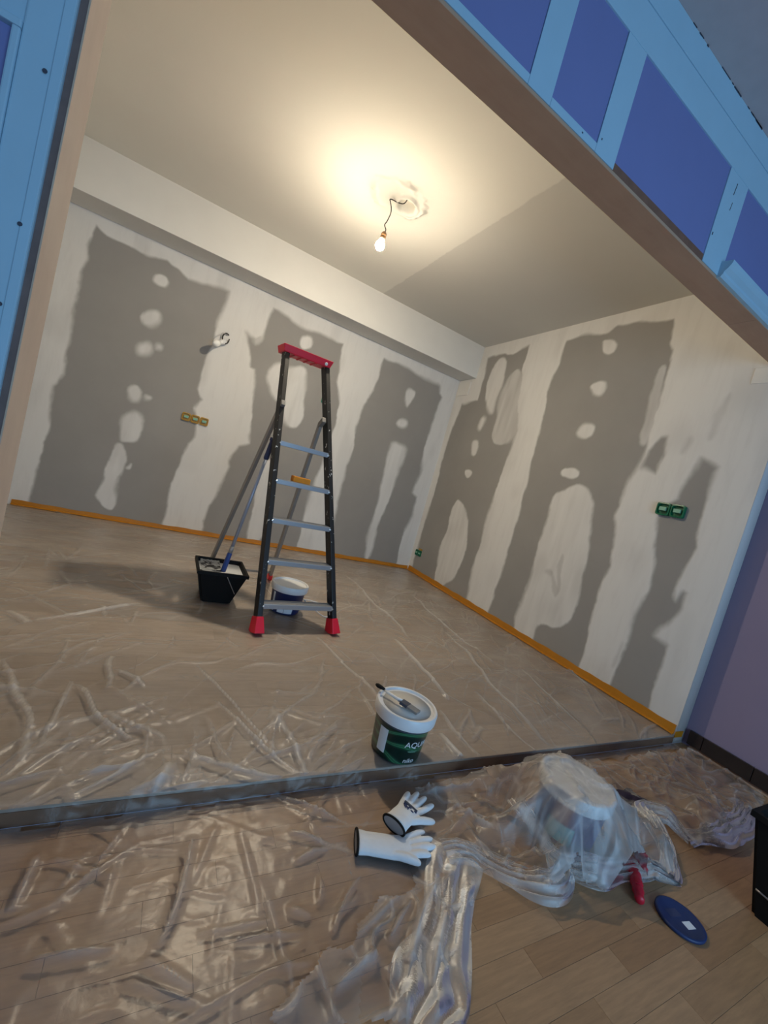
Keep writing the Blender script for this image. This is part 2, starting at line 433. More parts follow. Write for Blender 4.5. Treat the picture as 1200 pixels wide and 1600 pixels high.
# ------------------------------------------------------------------ plaster outlines, metres on each wall (along wall, height)
W1 = {
  'G1': [(-0.891, 2.394), (-0.911, 2.214), (-0.914, 2.082), (-0.916, 1.899), (-0.921, 1.659), (-0.903, 1.454), (-0.892, 1.162), (-0.941, 1.041), (-0.926, 0.932), (-0.914, 0.706), (-0.932, 0.502), (-0.949, 0.32), (-0.938, -0.014), (-0.446, -0.059), (0.088, -0.072), (0.07, 0.041), (0.075, 0.234), (0.062, 0.461), (0.088, 0.657), (0.13, 0.858), (0.173, 0.946), (0.161, 1.081), (0.114, 1.191), (0.154, 1.297), (0.105, 1.392), (0.109, 1.633), (0.123, 1.748), (0.139, 1.907), (0.131, 2.043), (0.164, 2.202), (0.167, 2.342), (0.012, 2.324), (-0.176, 2.288), (-0.267, 2.342), (-0.35, 2.375), (-0.466, 2.356), (-0.63, 2.334), (-0.805, 2.357)],
  'G2': [(0.575, 2.365), (0.72, 2.332), (0.949, 2.311), (1.086, 2.328), (1.36, 2.33), (1.363, 2.157), (1.391, 1.921), (1.489, 1.713), (1.497, 1.463), (1.488, 1.358), (1.464, 0.942), (1.415, 0.673), (1.426, 0.379), (1.431, -0.07), (1.008, -0.1), (0.445, -0.088), (0.424, 0.009), (0.423, 0.15), (0.455, 0.337), (0.495, 0.566), (0.532, 0.755), (0.513, 0.81), (0.575, 0.946), (0.68, 1.016), (0.596, 1.447), (0.556, 1.744), (0.5, 1.743), (0.438, 1.948), (0.391, 2.042), (0.498, 2.009), (0.545, 2.073), (0.557, 2.205)],
  'G3': [(1.857, 2.361), (2.333, 2.344), (2.673, 2.333), (2.694, 2.244), (2.741, 2.196), (2.704, 2.071), (2.707, 1.771), (2.694, 1.547), (2.746, 1.273), (2.708, 0.973), (2.793, 0.925), (2.79, 0.722), (2.735, 0.5), (2.736, 0.254), (2.789, -0.158), (1.907, -0.114), (1.883, 0.001), (1.78, 0.427), (1.769, 0.755), (1.75, 1.076), (1.784, 1.326), (1.746, 1.539), (1.773, 1.726), (1.819, 1.934), (1.855, 2.147)],
  'P': [[(-0.429, 2.22), (-0.37, 2.248), (-0.31, 2.231), (-0.309, 2.152), (-0.358, 2.118), (-0.426, 2.154)], [(-0.461, 1.859), (-0.401, 1.907), (-0.327, 1.917), (-0.305, 1.857), (-0.324, 1.798), (-0.388, 1.765), (-0.441, 1.783)], [(-0.451, 1.581), (-0.381, 1.631), (-0.33, 1.629), (-0.308, 1.568), (-0.337, 1.51), (-0.425, 1.499)], [(-0.295, 1.654), (-0.254, 1.659), (-0.245, 1.61), (-0.282, 1.59)], [(-0.448, 1.21), (-0.388, 1.26), (-0.328, 1.211), (-0.325, 1.141), (-0.379, 1.111), (-0.436, 1.15)], [(-0.306, 1.201), (-0.25, 1.202), (-0.247, 1.162), (-0.296, 1.151)], [(-0.438, 0.929), (-0.397, 0.995), (-0.33, 1.04), (-0.265, 0.966), (-0.26, 0.758), (-0.357, 0.712), (-0.41, 0.726)], [(-0.41, 0.726), (-0.333, 0.635), (-0.314, 0.484), (-0.367, 0.368), (-0.332, 0.103), (-0.391, 0.073), (-0.513, 0.178), (-0.453, 0.329), (-0.457, 0.482), (-0.451, 0.655)], [(-0.317, 0.525), (-0.273, 0.561), (-0.281, 0.498)], [(0.896, 2.223), (1.008, 2.276), (1.055, 2.154), (0.934, 2.106)], [(0.666, 1.766), (0.748, 1.908), (0.854, 1.888), (1.041, 1.966), (1.076, 1.753), (1.145, 1.36), (1.015, 1.258), (0.857, 1.475), (0.756, 1.561)], [(0.868, 0.892), (0.993, 0.911), (1.05, 0.517), (1.049, 0.015), (0.857, -0.032), (0.858, 0.299), (0.85, 0.611)], [(2.236, 2.078), (2.277, 2.147), (2.395, 2.157), (2.332, 1.979), (2.294, 1.927)], [(2.213, 1.723), (2.261, 1.8), (2.371, 1.803), (2.377, 1.726), (2.281, 1.681)], [(2.218, 1.451), (2.289, 1.511), (2.452, 1.494), (2.46, 1.352), (2.425, 1.141), (2.413, 1.034), (2.389, 0.639), (2.333, 0.465), (2.366, 0.299), (2.357, 0.059), (2.293, 0.033), (2.256, 0.215), (2.238, 0.366), (2.261, 0.612), (2.261, 0.821), (2.242, 1.056)]],
  'S': [[(0.266, 2.266), (0.26, 1.987), (0.355, 1.964), (0.398, 2.294), (0.536, 2.367), (0.567, 1.986), (0.464, 1.945), (0.413, 2.362)]],
}
W2 = {
  'G4': [(3.956, 2.72), (3.575, 2.698), (3.355, 2.744), (3.342, 2.482), (3.285, 2.176), (3.175, 1.874), (3.179, 1.682), (3.216, 1.479), (3.215, 1.222), (3.23, 0.932), (3.221, 0.651), (3.219, 0.387), (3.175, -0.045), (3.855, -0.039), (4.297, -0.036), (4.297, 0.298), (4.288, 0.698), (4.271, 1.019), (4.29, 1.382), (4.291, 1.703), (4.249, 1.988), (4.224, 2.188), (3.934, 2.22), (3.934, 2.484)],
  'G5': [(2.873, 2.721), (2.701, 2.735), (2.473, 2.702), (2.401, 2.746), (2.11, 2.713), (1.934, 2.707), (1.908, 2.514), (1.878, 2.458), (1.85, 2.203), (1.858, 2.007), (1.858, 1.827), (1.838, 1.642), (1.881, 1.493), (1.912, 1.357), (1.909, 1.223), (1.867, 1.094), (1.831, 0.842), (1.857, 0.639), (1.843, 0.358), (1.816, -0.026), (2.263, -0.025), (2.835, -0.021), (2.846, 0.072), (2.828, 0.526), (2.828, 0.698), (2.824, 1.091), (2.849, 1.469), (2.881, 1.802), (2.877, 2.061), (2.924, 2.23), (2.883, 2.506)],
  'G6': [(1.469, 1.68), (1.361, 1.635), (1.372, 1.489), (1.361, 1.299), (1.35, 1.122), (1.369, 0.994), (1.378, 0.871), (1.361, 0.761), (1.324, 0.839), (1.304, 0.834), (1.31, 0.739), (1.359, 0.611), (1.408, 0.523), (1.321, 0.482), (1.32, 0.231), (1.31, -0.039), (1.563, -0.022), (1.569, 0.07), (1.564, 0.271), (1.562, 0.594), (1.531, 0.762), (1.557, 1.015), (1.617, 1.241), (1.608, 1.338), (1.533, 1.4), (1.521, 1.52)],
  'G7': [(1.767, 1.81), (1.725, 1.812), (1.707, 1.68), (1.721, 1.554), (1.825, 1.6), (1.824, 1.719)],
  'P': [[(3.707, 2.683), (3.615, 2.627), (3.585, 2.433), (3.6, 2.201), (3.588, 2.022), (3.703, 2.046), (3.813, 2.228), (3.852, 2.475), (3.809, 2.654)], [(3.799, 1.885), (3.79, 2.019), (3.695, 2.002), (3.723, 1.863)], [(3.818, 1.72), (3.685, 1.724), (3.683, 1.54), (3.781, 1.556)], [(3.813, 1.364), (3.706, 1.413), (3.648, 1.359), (3.71, 1.293)], [(3.804, 0.999), (3.77, 1.058), (3.643, 0.989), (3.522, 0.872), (3.47, 0.731), (3.401, 0.604), (3.413, 0.405), (3.429, 0.24), (3.639, 0.039), (3.8, -0.011), (3.817, 0.298), (3.856, 0.459), (3.813, 0.642), (3.84, 0.916)], [(2.488, 2.639), (2.429, 2.655), (2.339, 2.622), (2.338, 2.548), (2.394, 2.515), (2.453, 2.551)], [(2.479, 2.27), (2.379, 2.293), (2.324, 2.266), (2.327, 2.171), (2.376, 2.141), (2.444, 2.2)], [(2.478, 1.846), (2.423, 1.924), (2.311, 1.913), (2.297, 1.838), (2.353, 1.771), (2.444, 1.802)], [(2.511, 1.509), (2.437, 1.561), (2.329, 1.543), (2.303, 1.485), (2.37, 1.445), (2.467, 1.462)], [(2.499, 1.285), (2.421, 1.331), (2.386, 1.381), (2.27, 1.424), (2.111, 1.283), (2.102, 1.222), (2.01, 0.785), (1.978, 0.374), (2.041, 0.266), (2.113, 0.222), (2.267, 0.225), (2.281, -0.017), (2.517, -0.014), (2.508, 0.281), (2.479, 0.501), (2.51, 0.739), (2.512, 1.033), (2.501, 1.233)]],
  'S': [[(3.476, 2.498), (3.337, 2.515), (3.145, 1.888), (3.202, 1.741), (3.391, 1.693), (3.532, 1.765), (3.523, 1.964), (3.593, 2.257)], [(1.945, 2.341), (1.875, 2.346), (1.845, 2.025), (1.841, 1.742), (1.915, 1.787), (1.919, 2.028)]],
  'GS': [[(1.438, 2.126), (1.412, 2.108), (1.435, 1.928), (1.446, 1.803), (1.482, 1.802), (1.482, 1.971)], [(1.595, 1.842), (1.544, 1.8), (1.578, 1.689), (1.613, 1.7)], [(2.302, 0.67), (2.273, 0.663), (2.173, 0.493), (2.209, 0.451)], [(2.277, 0.818), (2.236, 0.813), (2.161, 0.498), (2.195, 0.485)], [(2.382, 0.627), (2.282, 0.688), (2.28, 0.61)], [(1.602, 0.289), (1.58, 0.394), (1.575, 0.161), (1.614, 0.163)], [(1.382, 0.181), (1.364, 0.456), (1.307, 0.463), (1.319, 0.175), (1.296, -0.029), (1.359, -0.028)]],
}
SHEET2 = [(1.007, 1.083), (1.172, 1.083), (1.349, 1.057), (1.746, 1.102), (2.23, 1.064), (3.004, 1.064), (3.065, 0.726), (2.494, 0.604), (2.046, 0.606), (2.043, 0.722), (1.982, 0.78), (1.914, 0.634), (1.731, 0.554), (1.60, 0.59), (1.46, 0.60), (1.36, 0.62), (1.309, 0.645), (1.187, 0.625), (1.144, 0.712), (1.066, 0.802), (0.942, 0.669), (0.772, 0.569), (0.651, 0.515), (0.39, 0.595), (0.498, 0.647), (0.638, 0.714), (0.853, 0.779), (0.915, 0.912)]
SHEET1F = [(0.651, 0.515), (0.473, 0.57), (0.553, 0.632), (0.687, 0.702), (0.892, 0.77), (1.045, 0.912), (1.269, 1.043)]
CREASES = [[(2.3, 3.277), (2.167, 1.921)], [(2.137, 2.405), (1.816, 1.141)], [(1.715, 1.62), (1.691, 1.072)], [(2.38, 1.887), (2.208, 1.249)], [(-0.506, 2.27), (-0.387, 2.156)], [(-0.382, 2.176), (0.029, 2.474)], [(-0.054, 1.62), (-0.012, 1.874)], [(-0.154, 1.349), (-0.149, 1.681)], [(-0.145, 1.661), (0.07, 1.355)], [(-0.012, 1.773), (0.075, 1.638)], [(-0.021, 1.524), (0.16, 1.346)], [(0.296, 1.808), (0.518, 1.246)], [(0.331, 1.548), (0.572, 1.109)], [(0.588, 1.454), (0.582, 1.069)], [(0.198, 1.283), (0.562, 1.072)], [(-0.026, 1.144), (0.144, 1.289)], [(0.137, 1.096), (0.173, 1.218)], [(1.008, 1.628), (0.985, 1.305)], [(1.356, 1.459), (1.351, 1.078)], [(0.985, 2.163), (1.097, 1.521)], [(1.749, 3.646), (1.677, 2.243)], [(-0.348, 1.853), (-0.164, 1.275)], [(3.116, 2.288), (2.733, 1.395)], [(1.266, 1.28), (1.25, 1.04)], [(1.565, 2.23), (1.471, 1.508)]]
CREASES_F = [[(0.321, 1.044), (0.237, 0.9)], [(0.37, 1.014), (0.383, 0.776)], [(0.4, 0.878), (0.435, 0.578)], [(0.412, 0.859), (0.424, 0.665)], [(0.51, 0.986), (0.695, 0.887)], [(0.255, 1.017), (0.186, 0.777)], [(0.164, 0.76), (0.244, 0.674)], [(0.503, 1.128), (0.729, 0.966)], [(0.46, 0.785), (0.516, 0.756)], [(0.088, 0.95), (-0.047, 1.027)], [(0.027, 0.949), (0.102, 1.085)], [(-0.02, 0.812), (0.105, 0.799)], [(0.248, 0.785), (0.411, 0.769)], [(-0.076, 1.049), (-0.077, 0.92)], [(0.134, 0.727), (0.265, 0.639)], [(0.609, 0.989), (0.825, 0.972)], [(0.52, 0.886), (0.672, 0.933)], [(0.553, 0.718), (0.671, 0.834)]]
CREASES_2 = [[(1.084, 1.006), (1.191, 0.76)], [(1.073, 0.953), (1.359, 0.747)], [(1.255, 0.92), (1.715, 1.042)], [(0.998, 1.049), (1.234, 1.043)], [(2.161, 1.022), (2.647, 0.709)], [(2.342, 0.999), (2.549, 0.802)], [(1.954, 0.78), (2.037, 0.604)], [(1.009, 0.799), (0.783, 0.673)], [(0.932, 0.795), (0.669, 0.549)], [(0.852, 0.655), (0.726, 0.532)], [(0.598, 0.665), (0.783, 0.737)], [(0.521, 0.592), (0.646, 0.626)], [(0.688, 0.641), (0.783, 0.704)], [(1.607, 0.952), (1.314, 0.882)], [(2.716, 0.904), (2.449, 0.708)], [(2.515, 0.932), (2.542, 0.622)]]

def plaster_mask(U, V, data, seed):
    wx = U + 0.014 * vnoise(U, V, 0.13, seed) + 0.006 * vnoise(U, V * 0.5, 0.035, seed + 1) + 0.0035 * vnoise(U, V * 0.5, 0.014, seed + 2)
    wy = V + 0.022 * vnoise(U, V, 0.15, seed + 3) + 0.006 * vnoise(U, V, 0.05, seed + 4)
    soft = 0.010 + 0.030 * (0.5 + 0.5 * vnoise(U, V, 0.25, seed + 5)) ** 2
    m = np.ones(U.shape)
    def inside(poly, it=2):
        P = np.array(poly)
        for _ in range(it):
            Q = np.roll(P, -1, axis=0); P = np.stack([0.75 * P + 0.25 * Q, 0.25 * P + 0.75 * Q], 1).reshape(-1, 2)
        poly = [tuple(p) for p in P]
        lo, hi = P.min(0) - 0.12, P.max(0) + 0.12
        out = np.zeros(U.shape)
        sel = (wx > lo[0]) & (wx < hi[0]) & (wy > lo[1]) & (wy < hi[1])
        if sel.any():
            out[sel] = sstep(-1, 1, poly_sd(wx[sel], wy[sel], poly) / soft[sel])
        return out
    for kx in data:
        if kx[0] == 'G' and kx != 'GS': m = np.minimum(m, 1 - inside(data[kx], 0))
    streak = 0.5 + 0.5 * vnoise(U, V * 0.15, 0.035, seed + 6)
    for p in data['P']: m = np.maximum(m, inside(p) * (0.86 + 0.14 * streak))
    for p in data['S']: m = np.maximum(m, inside(p) * (0.45 + 0.3 * streak))
    for p in data.get('GS', []): m = m - 0.38 * inside(p) * (0.6 + 0.4 * streak)
    m = m + 0.05 * vnoise(U, V, 0.4, seed + 7) * (1 - m) - 0.16 * np.clip(vnoise(U, V * 0.45, 0.13, seed + 8) * 1.5 - 0.2, 0, 1) * m
    return np.clip(m, 0, 1)

def closed_back(lo, hi, skip):
    """five faces of a box; the face on side `skip` is the detailed grid"""
    v = [((lo[0], hi[0])[i & 1], (lo[1], hi[1])[(i >> 1) & 1], (lo[2], hi[2])[(i >> 2) & 1]) for i in range(8)]
    f = {'-z': (0, 2, 3, 1), '+z': (4, 5, 7, 6), '-y': (0, 1, 5, 4), '+y': (2, 6, 7, 3), '-x': (0, 4, 6, 2), '+x': (1, 3, 7, 5)}
    return v, [f[k] for k in f if k != skip]

# ------------------------------------------------------------------ walls of the room being renovated
us, vs = np.arange(L, R + 0.004, 0.0072), np.linspace(-0.06, H + 0.03, 400)
U, V = np.meshgrid(us, vs, indexing='ij')
mk = plaster_mask(U, V, W1, 3)
P = np.stack([U, D - 0.0016 * mk - 0.001 * vnoise(U, V, 0.35, 31), V], -1)
me = grid_mesh('wall_back', P, None, mk, closed_back((L - 0.1, D, -0.06), (R + 0.1, D + 0.12, H + 0.1), '-y'))
wall_back = tag(data_obj('wall_back', me, M_DRY), 'long grey plasterboard wall with white filled joints behind the stepladder', 'wall', kind='structure')

us, vs = np.arange(Y0, D + 0.004, 0.0062), np.linspace(-0.05, H + 0.03, 420)
U, V = np.meshgrid(us, vs, indexing='ij')
mk = plaster_mask(U, V, W2, 17)
P = np.stack([R - 0.0016 * mk - 0.001 * vnoise(U, V, 0.35, 32), U, V], -1)
me = grid_mesh('wall_right', P[:, ::-1], None, mk[:, ::-1], closed_back((R, Y0, -0.05), (R2 + 0.06, D + 0.1, H + 0.1), '-x'))
wall_right = tag(data_obj('wall_right', me, M_DRY), 'grey plasterboard wall with broad white plaster strips on the right', 'wall', kind='structure')

tag(bx('wall_left', (L - 0.12, Y0, -0.05), (L, D + 0.1, H + 0.1), M_WHITE), 'white plastered wall beyond the left pier', 'wall', kind='structure')
tag(bx('trim_1', (L, D - BD, ZB), (R, D, H + 0.02), M_WHITE, bevel=0.004), 'white plastered bulkhead boxed in above the ladder wall', 'bulkhead', kind='structure')

# small boxed patch in the corner under the bulkhead
bm = bmesh.new(); box(bm, (R - 0.012, 4.15, 2.285), (R, 4.37, 2.45), 0.003)
mesh_obj('plaster_patch', bm, M_WHITE, wall_right)
bm = bmesh.new(); box(bm, (R - 0.006, Y0 + 0.004, 2.165), (R, 1.34, 2.262), 0.0025)
mesh_obj('plaster_patch', bm, M_WHITE, wall_right)
# ceiling with the hole for the lamp
hx, hy = 1.03, 2.745
px0, px1, py0, py1 = 0.55, 1.35, 2.35, 3.1
nx, ny = 200, 190
gx, gy = np.meshgrid(np.linspace(px0, px1, nx), np.linspace(py0, py1, ny), indexing='ij')
wob = 0.012 * vnoise(gx, gy, 0.07, 41) + 0.006 * vnoise(gx, gy, 0.025, 42)
rr = np.hypot(gx - hx, gy - hy) + wob
r2 = np.hypot((gx - 0.97) / 1.15, gy - 2.74) + 1.6 * wob
edge_fade = sstep(0, 0.12, np.minimum(np.minimum(gx - px0, px1 - gx), np.minimum(gy - py0, py1 - gy)))
zz = 0.060 * sstep(0.066, 0.052, rr) - 0.018 * np.exp(-((rr - 0.080) / 0.016) ** 2)
zz += -0.020 * np.exp(-((r2 - 0.15) / 0.022) ** 2) * (0.6 + 0.6 * vnoise(gx, gy, 0.09, 43)) - 0.005 * sstep(0.17, 0.10, r2)
zz += 0.004 * vnoise(gx, gy, 0.05, 44) * sstep(0.25, 0.1, r2)
P = np.stack([gx, gy, H + zz * edge_fade], -1)
x0, x1, y0_, y1 = L - 0.1, R + 0.1, Y0 + 0.02, D + 0.1
ev, ef = [], []
def q4(a, b, c, d):
    n = len(ev); ev.extend([(a, c, H), (b, c, H), (b, d, H), (a, d, H)]); ef.append((n, n + 3, n + 2, n + 1))
q4(x0, px0, y0_, y1); q4(px1, x1, y0_, y1); q4(px0, px1, y0_, py0); q4(px0, px1, py1, y1)
n = len(ev)
cv, cf = closed_back((x0, y0_, H), (x1, y1, H + 0.12), '-z')
ev += cv; ef += [tuple(i + n for i in f) for f in cf]
me = grid_mesh('ceiling', P, None, None, (ev, ef))
tag(data_obj('ceiling', me, M_CEIL), 'off-white plastered ceiling with a rough hole around the bulb cord', 'ceiling', kind='structure')

# ------------------------------------------------------------------ floors
floor = tag(bx('floor', (L, Y0, -0.05), (R, D, -0.009), M_RISER), 'raised laminate floor under clear plastic film', 'floor', kind='structure')
rng = random.Random(4)
def plank_mesh(name, lx, ly, th, mat):
    bm = bmesh.new(); box(bm, (0, 0, 0), (lx, ly, th))
    top = [e for e in bm.edges if all(v_.co.z > th / 2 for v_ in e.verts)]
    bmesh.ops.bevel(bm, geom=top, offset=0.0004, segments=1, affect='EDGES')
    bmesh.ops.recalc_face_normals(bm, faces=bm.faces)
    me_ = bpy.data.meshes.new(name); bm.to_mesh(me_); bm.free(); me_.materials.append(mat)
    return me_
def lay(parent, name, xa, xb, ya, yb, w, ln, z, th, mat, offs):
    cache = {}
    row = 0; y = ya
    while y < yb - 0.01:
        ww = min(w, yb - y)
        x = xa - offs(row) * ln
        while x < xb - 0.005:
            a, b = max(x, xa), min(x + ln, xb)
            if b - a > 0.01:
                key = (round(b - a, 3), round(ww, 3))
                if key not in cache: cache[key] = plank_mesh(name, b - a - 0.0005, ww - 0.0005, th, mat)
                o = data_obj(name, cache[key], None, parent); o.location = (a, y, z)
            x += ln
        y += w; row += 1
lay(floor, 'plank', L, R, Y0 + 0.002, D, 0.192, 1.28, -0.0088, 0.0088, M_PLANK, lambda r: (r * 0.37) % 1.0)

floor_front = tag(bx('floor_front', (XL2, YB, ZF - 0.12), (R2, Y0, ZF - 0.0092), M_CONCRETE), 'lower beech laminate floor in the foreground room', 'floor', kind='structure')
lay(floor_front, 'parquet_block', -0.72, R2, 0.09, Y0, 0.0665, 0.42, ZF - 0.009, 0.009, M_BLOCK, lambda r: (r * 0.618 + 0.13) % 1.0)
bx('laminate_area', (XL2, YB, ZF - 0.009), (R2, 0.089, ZF), M_BLOCK, floor_front)
bx('laminate_area', (XL2, 0.089, ZF - 0.009), (-0.722, Y0, ZF), M_BLOCK, floor_front)

# ------------------------------------------------------------------ wall with the opening between the rooms
pier = tag(bx('wall_front_left', (XL2, Y0 + 0.014, ZF - 0.05), (XP - 0.003, Y0 + T, HF), M_JAMB), 'left pier of the wide opening, white paint in front, bare brown jamb', 'wall', kind='structure')
bx('jamb_board', (XP - 0.003, Y0 + 0.004, ZF), (XP, Y0 + T, ZH), M_JAMB, pier)
bx('edge_strip', (XP - 0.022, Y0 + 0.006, ZF), (XP - 0.0035, Y0 + 0.0138, ZH + 0.05), M_EDGE, pier)
bx('casing', (XP - 0.085, Y0 - 0.004, ZF), (XP - 0.016, Y0 + 0.0138, HF), M_PRIMER, pier, 0.003)
bx('casing', (XP - 0.034, Y0 - 0.0075, ZF), (XP - 0.0165, Y0 - 0.0042, HF), M_PRIMER, pier, 0.0015)
bx('door_panel_field', (XL2, Y0 + 0.006, ZF), (XP - 0.099, Y0 + 0.0138, 1.632), M_PURPLE_BLUELIT, pier)
bx('upper_facing', (XL2, Y0 + 0.002, 1.6475), (XP - 0.0855, Y0 + 0.0138, HF), M_PRIMER, pier)
bx('panel_moulding', (XL2, Y0 - 0.008, 1.6325), (XP - 0.0855, Y0 + 0.0135, 1.647), M_PRIMER, pier, 0.003)
bx('panel_moulding', (XP - 0.0985, Y0 - 0.008, ZF), (XP - 0.0855, Y0 + 0.0135, 1.632), M_PRIMER, pier, 0.003)
for (cx, cz) in ((-0.352, 1.585), (-0.344, 1.30), (-0.345, 1.74), (-0.35, 1.14)):
    bm = bmesh.new(); lathe(bm, [(0.0, 0.0012), (0.0035, 0.001), (0.0042, 0.0)], 10, Matrix.Translation((cx, Y0 - 0.008, cz)) @ Matrix.Rotation(math.radians(90), 4, 'X'))
    mesh_obj('screw_hole', bm, M_INK, pier)

header = tag(bx('wall_front_header', (XP - 0.003, Y0 + 0.014, ZH + 0.012), (R2 + 0.06, Y0 + T, HF), M_WHITE), 'header over the opening with purple panels between white battens', 'wall', kind='structure')
for a, b in ((XP, 2.36), (2.362, R2 + 0.05)):
    bx('soffit_board', (a, Y0 + 0.002, ZH), (b, Y0 + T + 0.002, ZH + 0.0115), M_TIMBER, header, 0.002)
ZR, ZT = 2.308, 2.675
vert = [(-0.31, -0.20), (0.27, 0.37), (0.703, 0.803), (1.035, 1.14), (1.79, 1.95)]
edges = [-0.20, 0.27, 0.37, 0.703, 0.803, 1.035, 1.14, 1.79, 1.95, R2]
for i in range(0, 10, 2):
    bx('purple_panel', (edges[i] + 0.0005, Y0 + 0.005, ZR), (edges[i + 1] - 0.0005, Y0 + 0.0138, ZT), M_PURPLE_BLUELIT, header)
for a, b in vert:
    bx('batten', (a, Y0, ZH + 0.012), (b, Y0 + 0.0138, ZT), M_PRIMER, header, 0.0015)
bx('top_rail', (XP, Y0 - 0.001, ZT), (R2, Y0 + 0.0138, 2.80), M_PRIMER, header, 0.0015)
bx('top_rail', (XP, Y0 - 0.004, 2.8005), (R2, Y0 + 0.0138, HF), M_PRIMER, header, 0.0015)
for i in (0, 2, 4):
    bx('bottom_rail', (edges[i] + 0.0005, Y0, ZH + 0.012), (edges[i + 1] - 0.0005, Y0 + 0.0138, ZR - 0.0005), M_PRIMER, header, 0.0015)
bx('bare_wood_strip', (1.1405, Y0 + 0.003, ZH + 0.012), (1.7895, Y0 + 0.0138, ZR - 0.0005), M_DARKWOOD, header)
# surviving piece of crown moulding at the right end
bm = bmesh.new()
prof = [(0.012, 0.0), (-0.012, 0.0), (-0.020, 0.010), (-0.022, 0.020), (-0.036, 0.034), (-0.046, 0.050), (-0.048, 0.062), (-0.030, 0.066), (-0.012, 0.068), (0.012, 0.068)]
sa = [bm.verts.new((1.925, Y0 - 0.0 + p - 0.002, ZH + 0.002 + z)) for p, z in prof]
sb = [bm.verts.new((R2, Y0 + p - 0.002, ZH + 0.002 + z)) for p, z in prof]
for i in range(len(prof)):
    j = (i + 1) % len(prof); bm.faces.new((sa[i], sa[j], sb[j], sb[i]))
bm.faces.new(sa[::-1]); bm.faces.new(sb)
mesh_obj('crown_moulding', bm, M_PRIMER, header)
for (x, z, w_, h_) in ((1.862, 2.62, 0.004, 0.05), (1.868, 2.55, 0.003, 0.035), (1.80, 2.40, 0.006, 0.012), (1.05, 2.33, 0.004, 0.006), (0.96, 2.295, 0.006, 0.004)):
    bm = bmesh.new(); box(bm, (-w_ / 2, -0.0008, -h_ / 2), (w_ / 2, 0.0, h_ / 2), 0, Matrix.Translation((x, Y0 - 0.0002, z)) @ Matrix.Rotation(0.1, 4, 'Y'))
    mesh_obj('crack', bm, M_INK, header)
for i in range(16):
    x = 1.20 + 0.70 * rng.random()
    bx('paint_chip', (x, Y0 - 0.006, HF - 0.002 - 0.005 * rng.random() ** 2), (x + 0.01 + 0.07 * rng.random() ** 2, Y0 - 0.004, HF), M_INK, header)

# ------------------------------------------------------------------ the front room around the camera
wf = tag(bx('wall_right_front', (R2, YB, ZF - 0.05), (R2 + 0.12, Y0 - 0.0005, HF), M_PURPLE_WARMLIT), 'purple painted wall with dark skirting tiles at the right edge', 'wall', kind='structure')
bx('tile_bed', (R2 - 0.006, YB, ZF), (R2 - 0.0005, Y0 - 0.045, 0.045), M_GROUT, wf)
bx('floor_joint', (R2 - 0.022, YB, ZF), (R2 - 0.0062, Y0 - 0.045, ZF + 0.006), M_TIMBER, wf)
y = Y0 - 0.03
widths = [0.075] + [0.24] * 13
for w_ in widths:
    bx('skirting_tile', (R2 - 0.022, y - w_ + 0.004, ZF + 0.018), (R2 - 0.0065, y, 0.052), M_TILE, wf, 0.002)
    y -= w_
tag(bx('ceiling_front', (XL2 - 0.1, YB - 0.1, HF), (R2 + 0.12, Y0 + T, HF + 0.1), M_FRONTCEIL), 'dull grey ceiling of the front room at the top right', 'ceiling', kind='structure')
tag(bx('wall_left_front', (XL2 - 0.1, YB - 0.1, ZF - 0.05), (XL2, Y0 + T, HF), M_PURPLE_WARMLIT), 'purple side wall of the front room outside the frame', 'wall', kind='structure')
# wall behind the camera with its window opening
wb = tag(bx('wall_rear_front', (XL2, YB - 0.12, ZF - 0.05), (R2, YB, 0.1), M_PURPLE_WARMLIT), 'purple wall with a glazed door behind the photographer', 'wall', kind='structure')
bx('wall_part', (XL2, YB - 0.12, 2.0), (R2, YB, HF), M_PURPLE_WARMLIT, wb)
bx('wall_part', (XL2, YB - 0.12, 0.1), (0.25, YB, 2.0), M_PURPLE_WARMLIT, wb)
bx('wall_part', (2.25, YB - 0.12, 0.1), (R2, YB, 2.0), M_PURPLE_WARMLIT, wb)
wn = tag(empty('window_1', (1.25, YB - 0.1, 0.1)), 'white framed tall window behind the photographer', 'window', kind='structure')
for lo, hi in (((-1.0, 0, 0), (-0.94, 0.05, 1.9)), ((0.94, 0, 0), (1.0, 0.05, 1.9)), ((-0.94, 0, 0), (0.94, 0.05, 0.06)), ((-0.94, 0, 1.84), (0.94, 0.05, 1.9)), ((-0.03, 0, 0.06), (0.03, 0.05, 1.84))):
    bx('window_frame', lo, hi, M_WHITEPL, wn, 0.004)
for a, b in ((-0.94, -0.03), (0.03, 0.94)):
    bx('pane', (a, 0.02, 0.06), (b, 0.025, 1.84), M_GLASS, wn)

# ------------------------------------------------------------------ orange masking tape along the foot of the walls
def tape_strip(name, pts, h, label, th=0.003, floorw=0.02):
    """strip that runs up the wall and a little onto the film; pts = path along the wall foot, inward normal"""
    bm = bmesh.new(); rows = []
    for i, (x, y, nx_, ny_) in enumerate(pts):
        a = 0.004 * math.sin(i * 1.7) + 0.003 * math.sin(i * 0.61 + 1)
        top = h + a * 0.6
        rows.append([bm.verts.new(p) for p in ((x, y, top), (x + nx_ * th, y + ny_ * th, top - 0.001), (x + nx_ * (th + 0.002), y + ny_ * (th + 0.002), 0.016),
                     (x + nx_ * (floorw + a), y + ny_ * (floorw + a), 0.0095), (x + nx_ * (floorw + a), y + ny_ * (floorw + a), 0.0065), (x, y, 0.0065))])
    for r0, r1 in zip(rows[:-1], rows[1:]):
        for k in range(6): bm.faces.new((r0[k], r0[(k + 1) % 6], r1[(k + 1) % 6], r1[k]))
    bm.faces.new(rows[0]); bm.faces.new(rows[-1][::-1])
    return tag(mesh_obj(name, bm, M_TAPE, smooth=False), label, 'masking tape', 'orange tape around the room')
n = 60
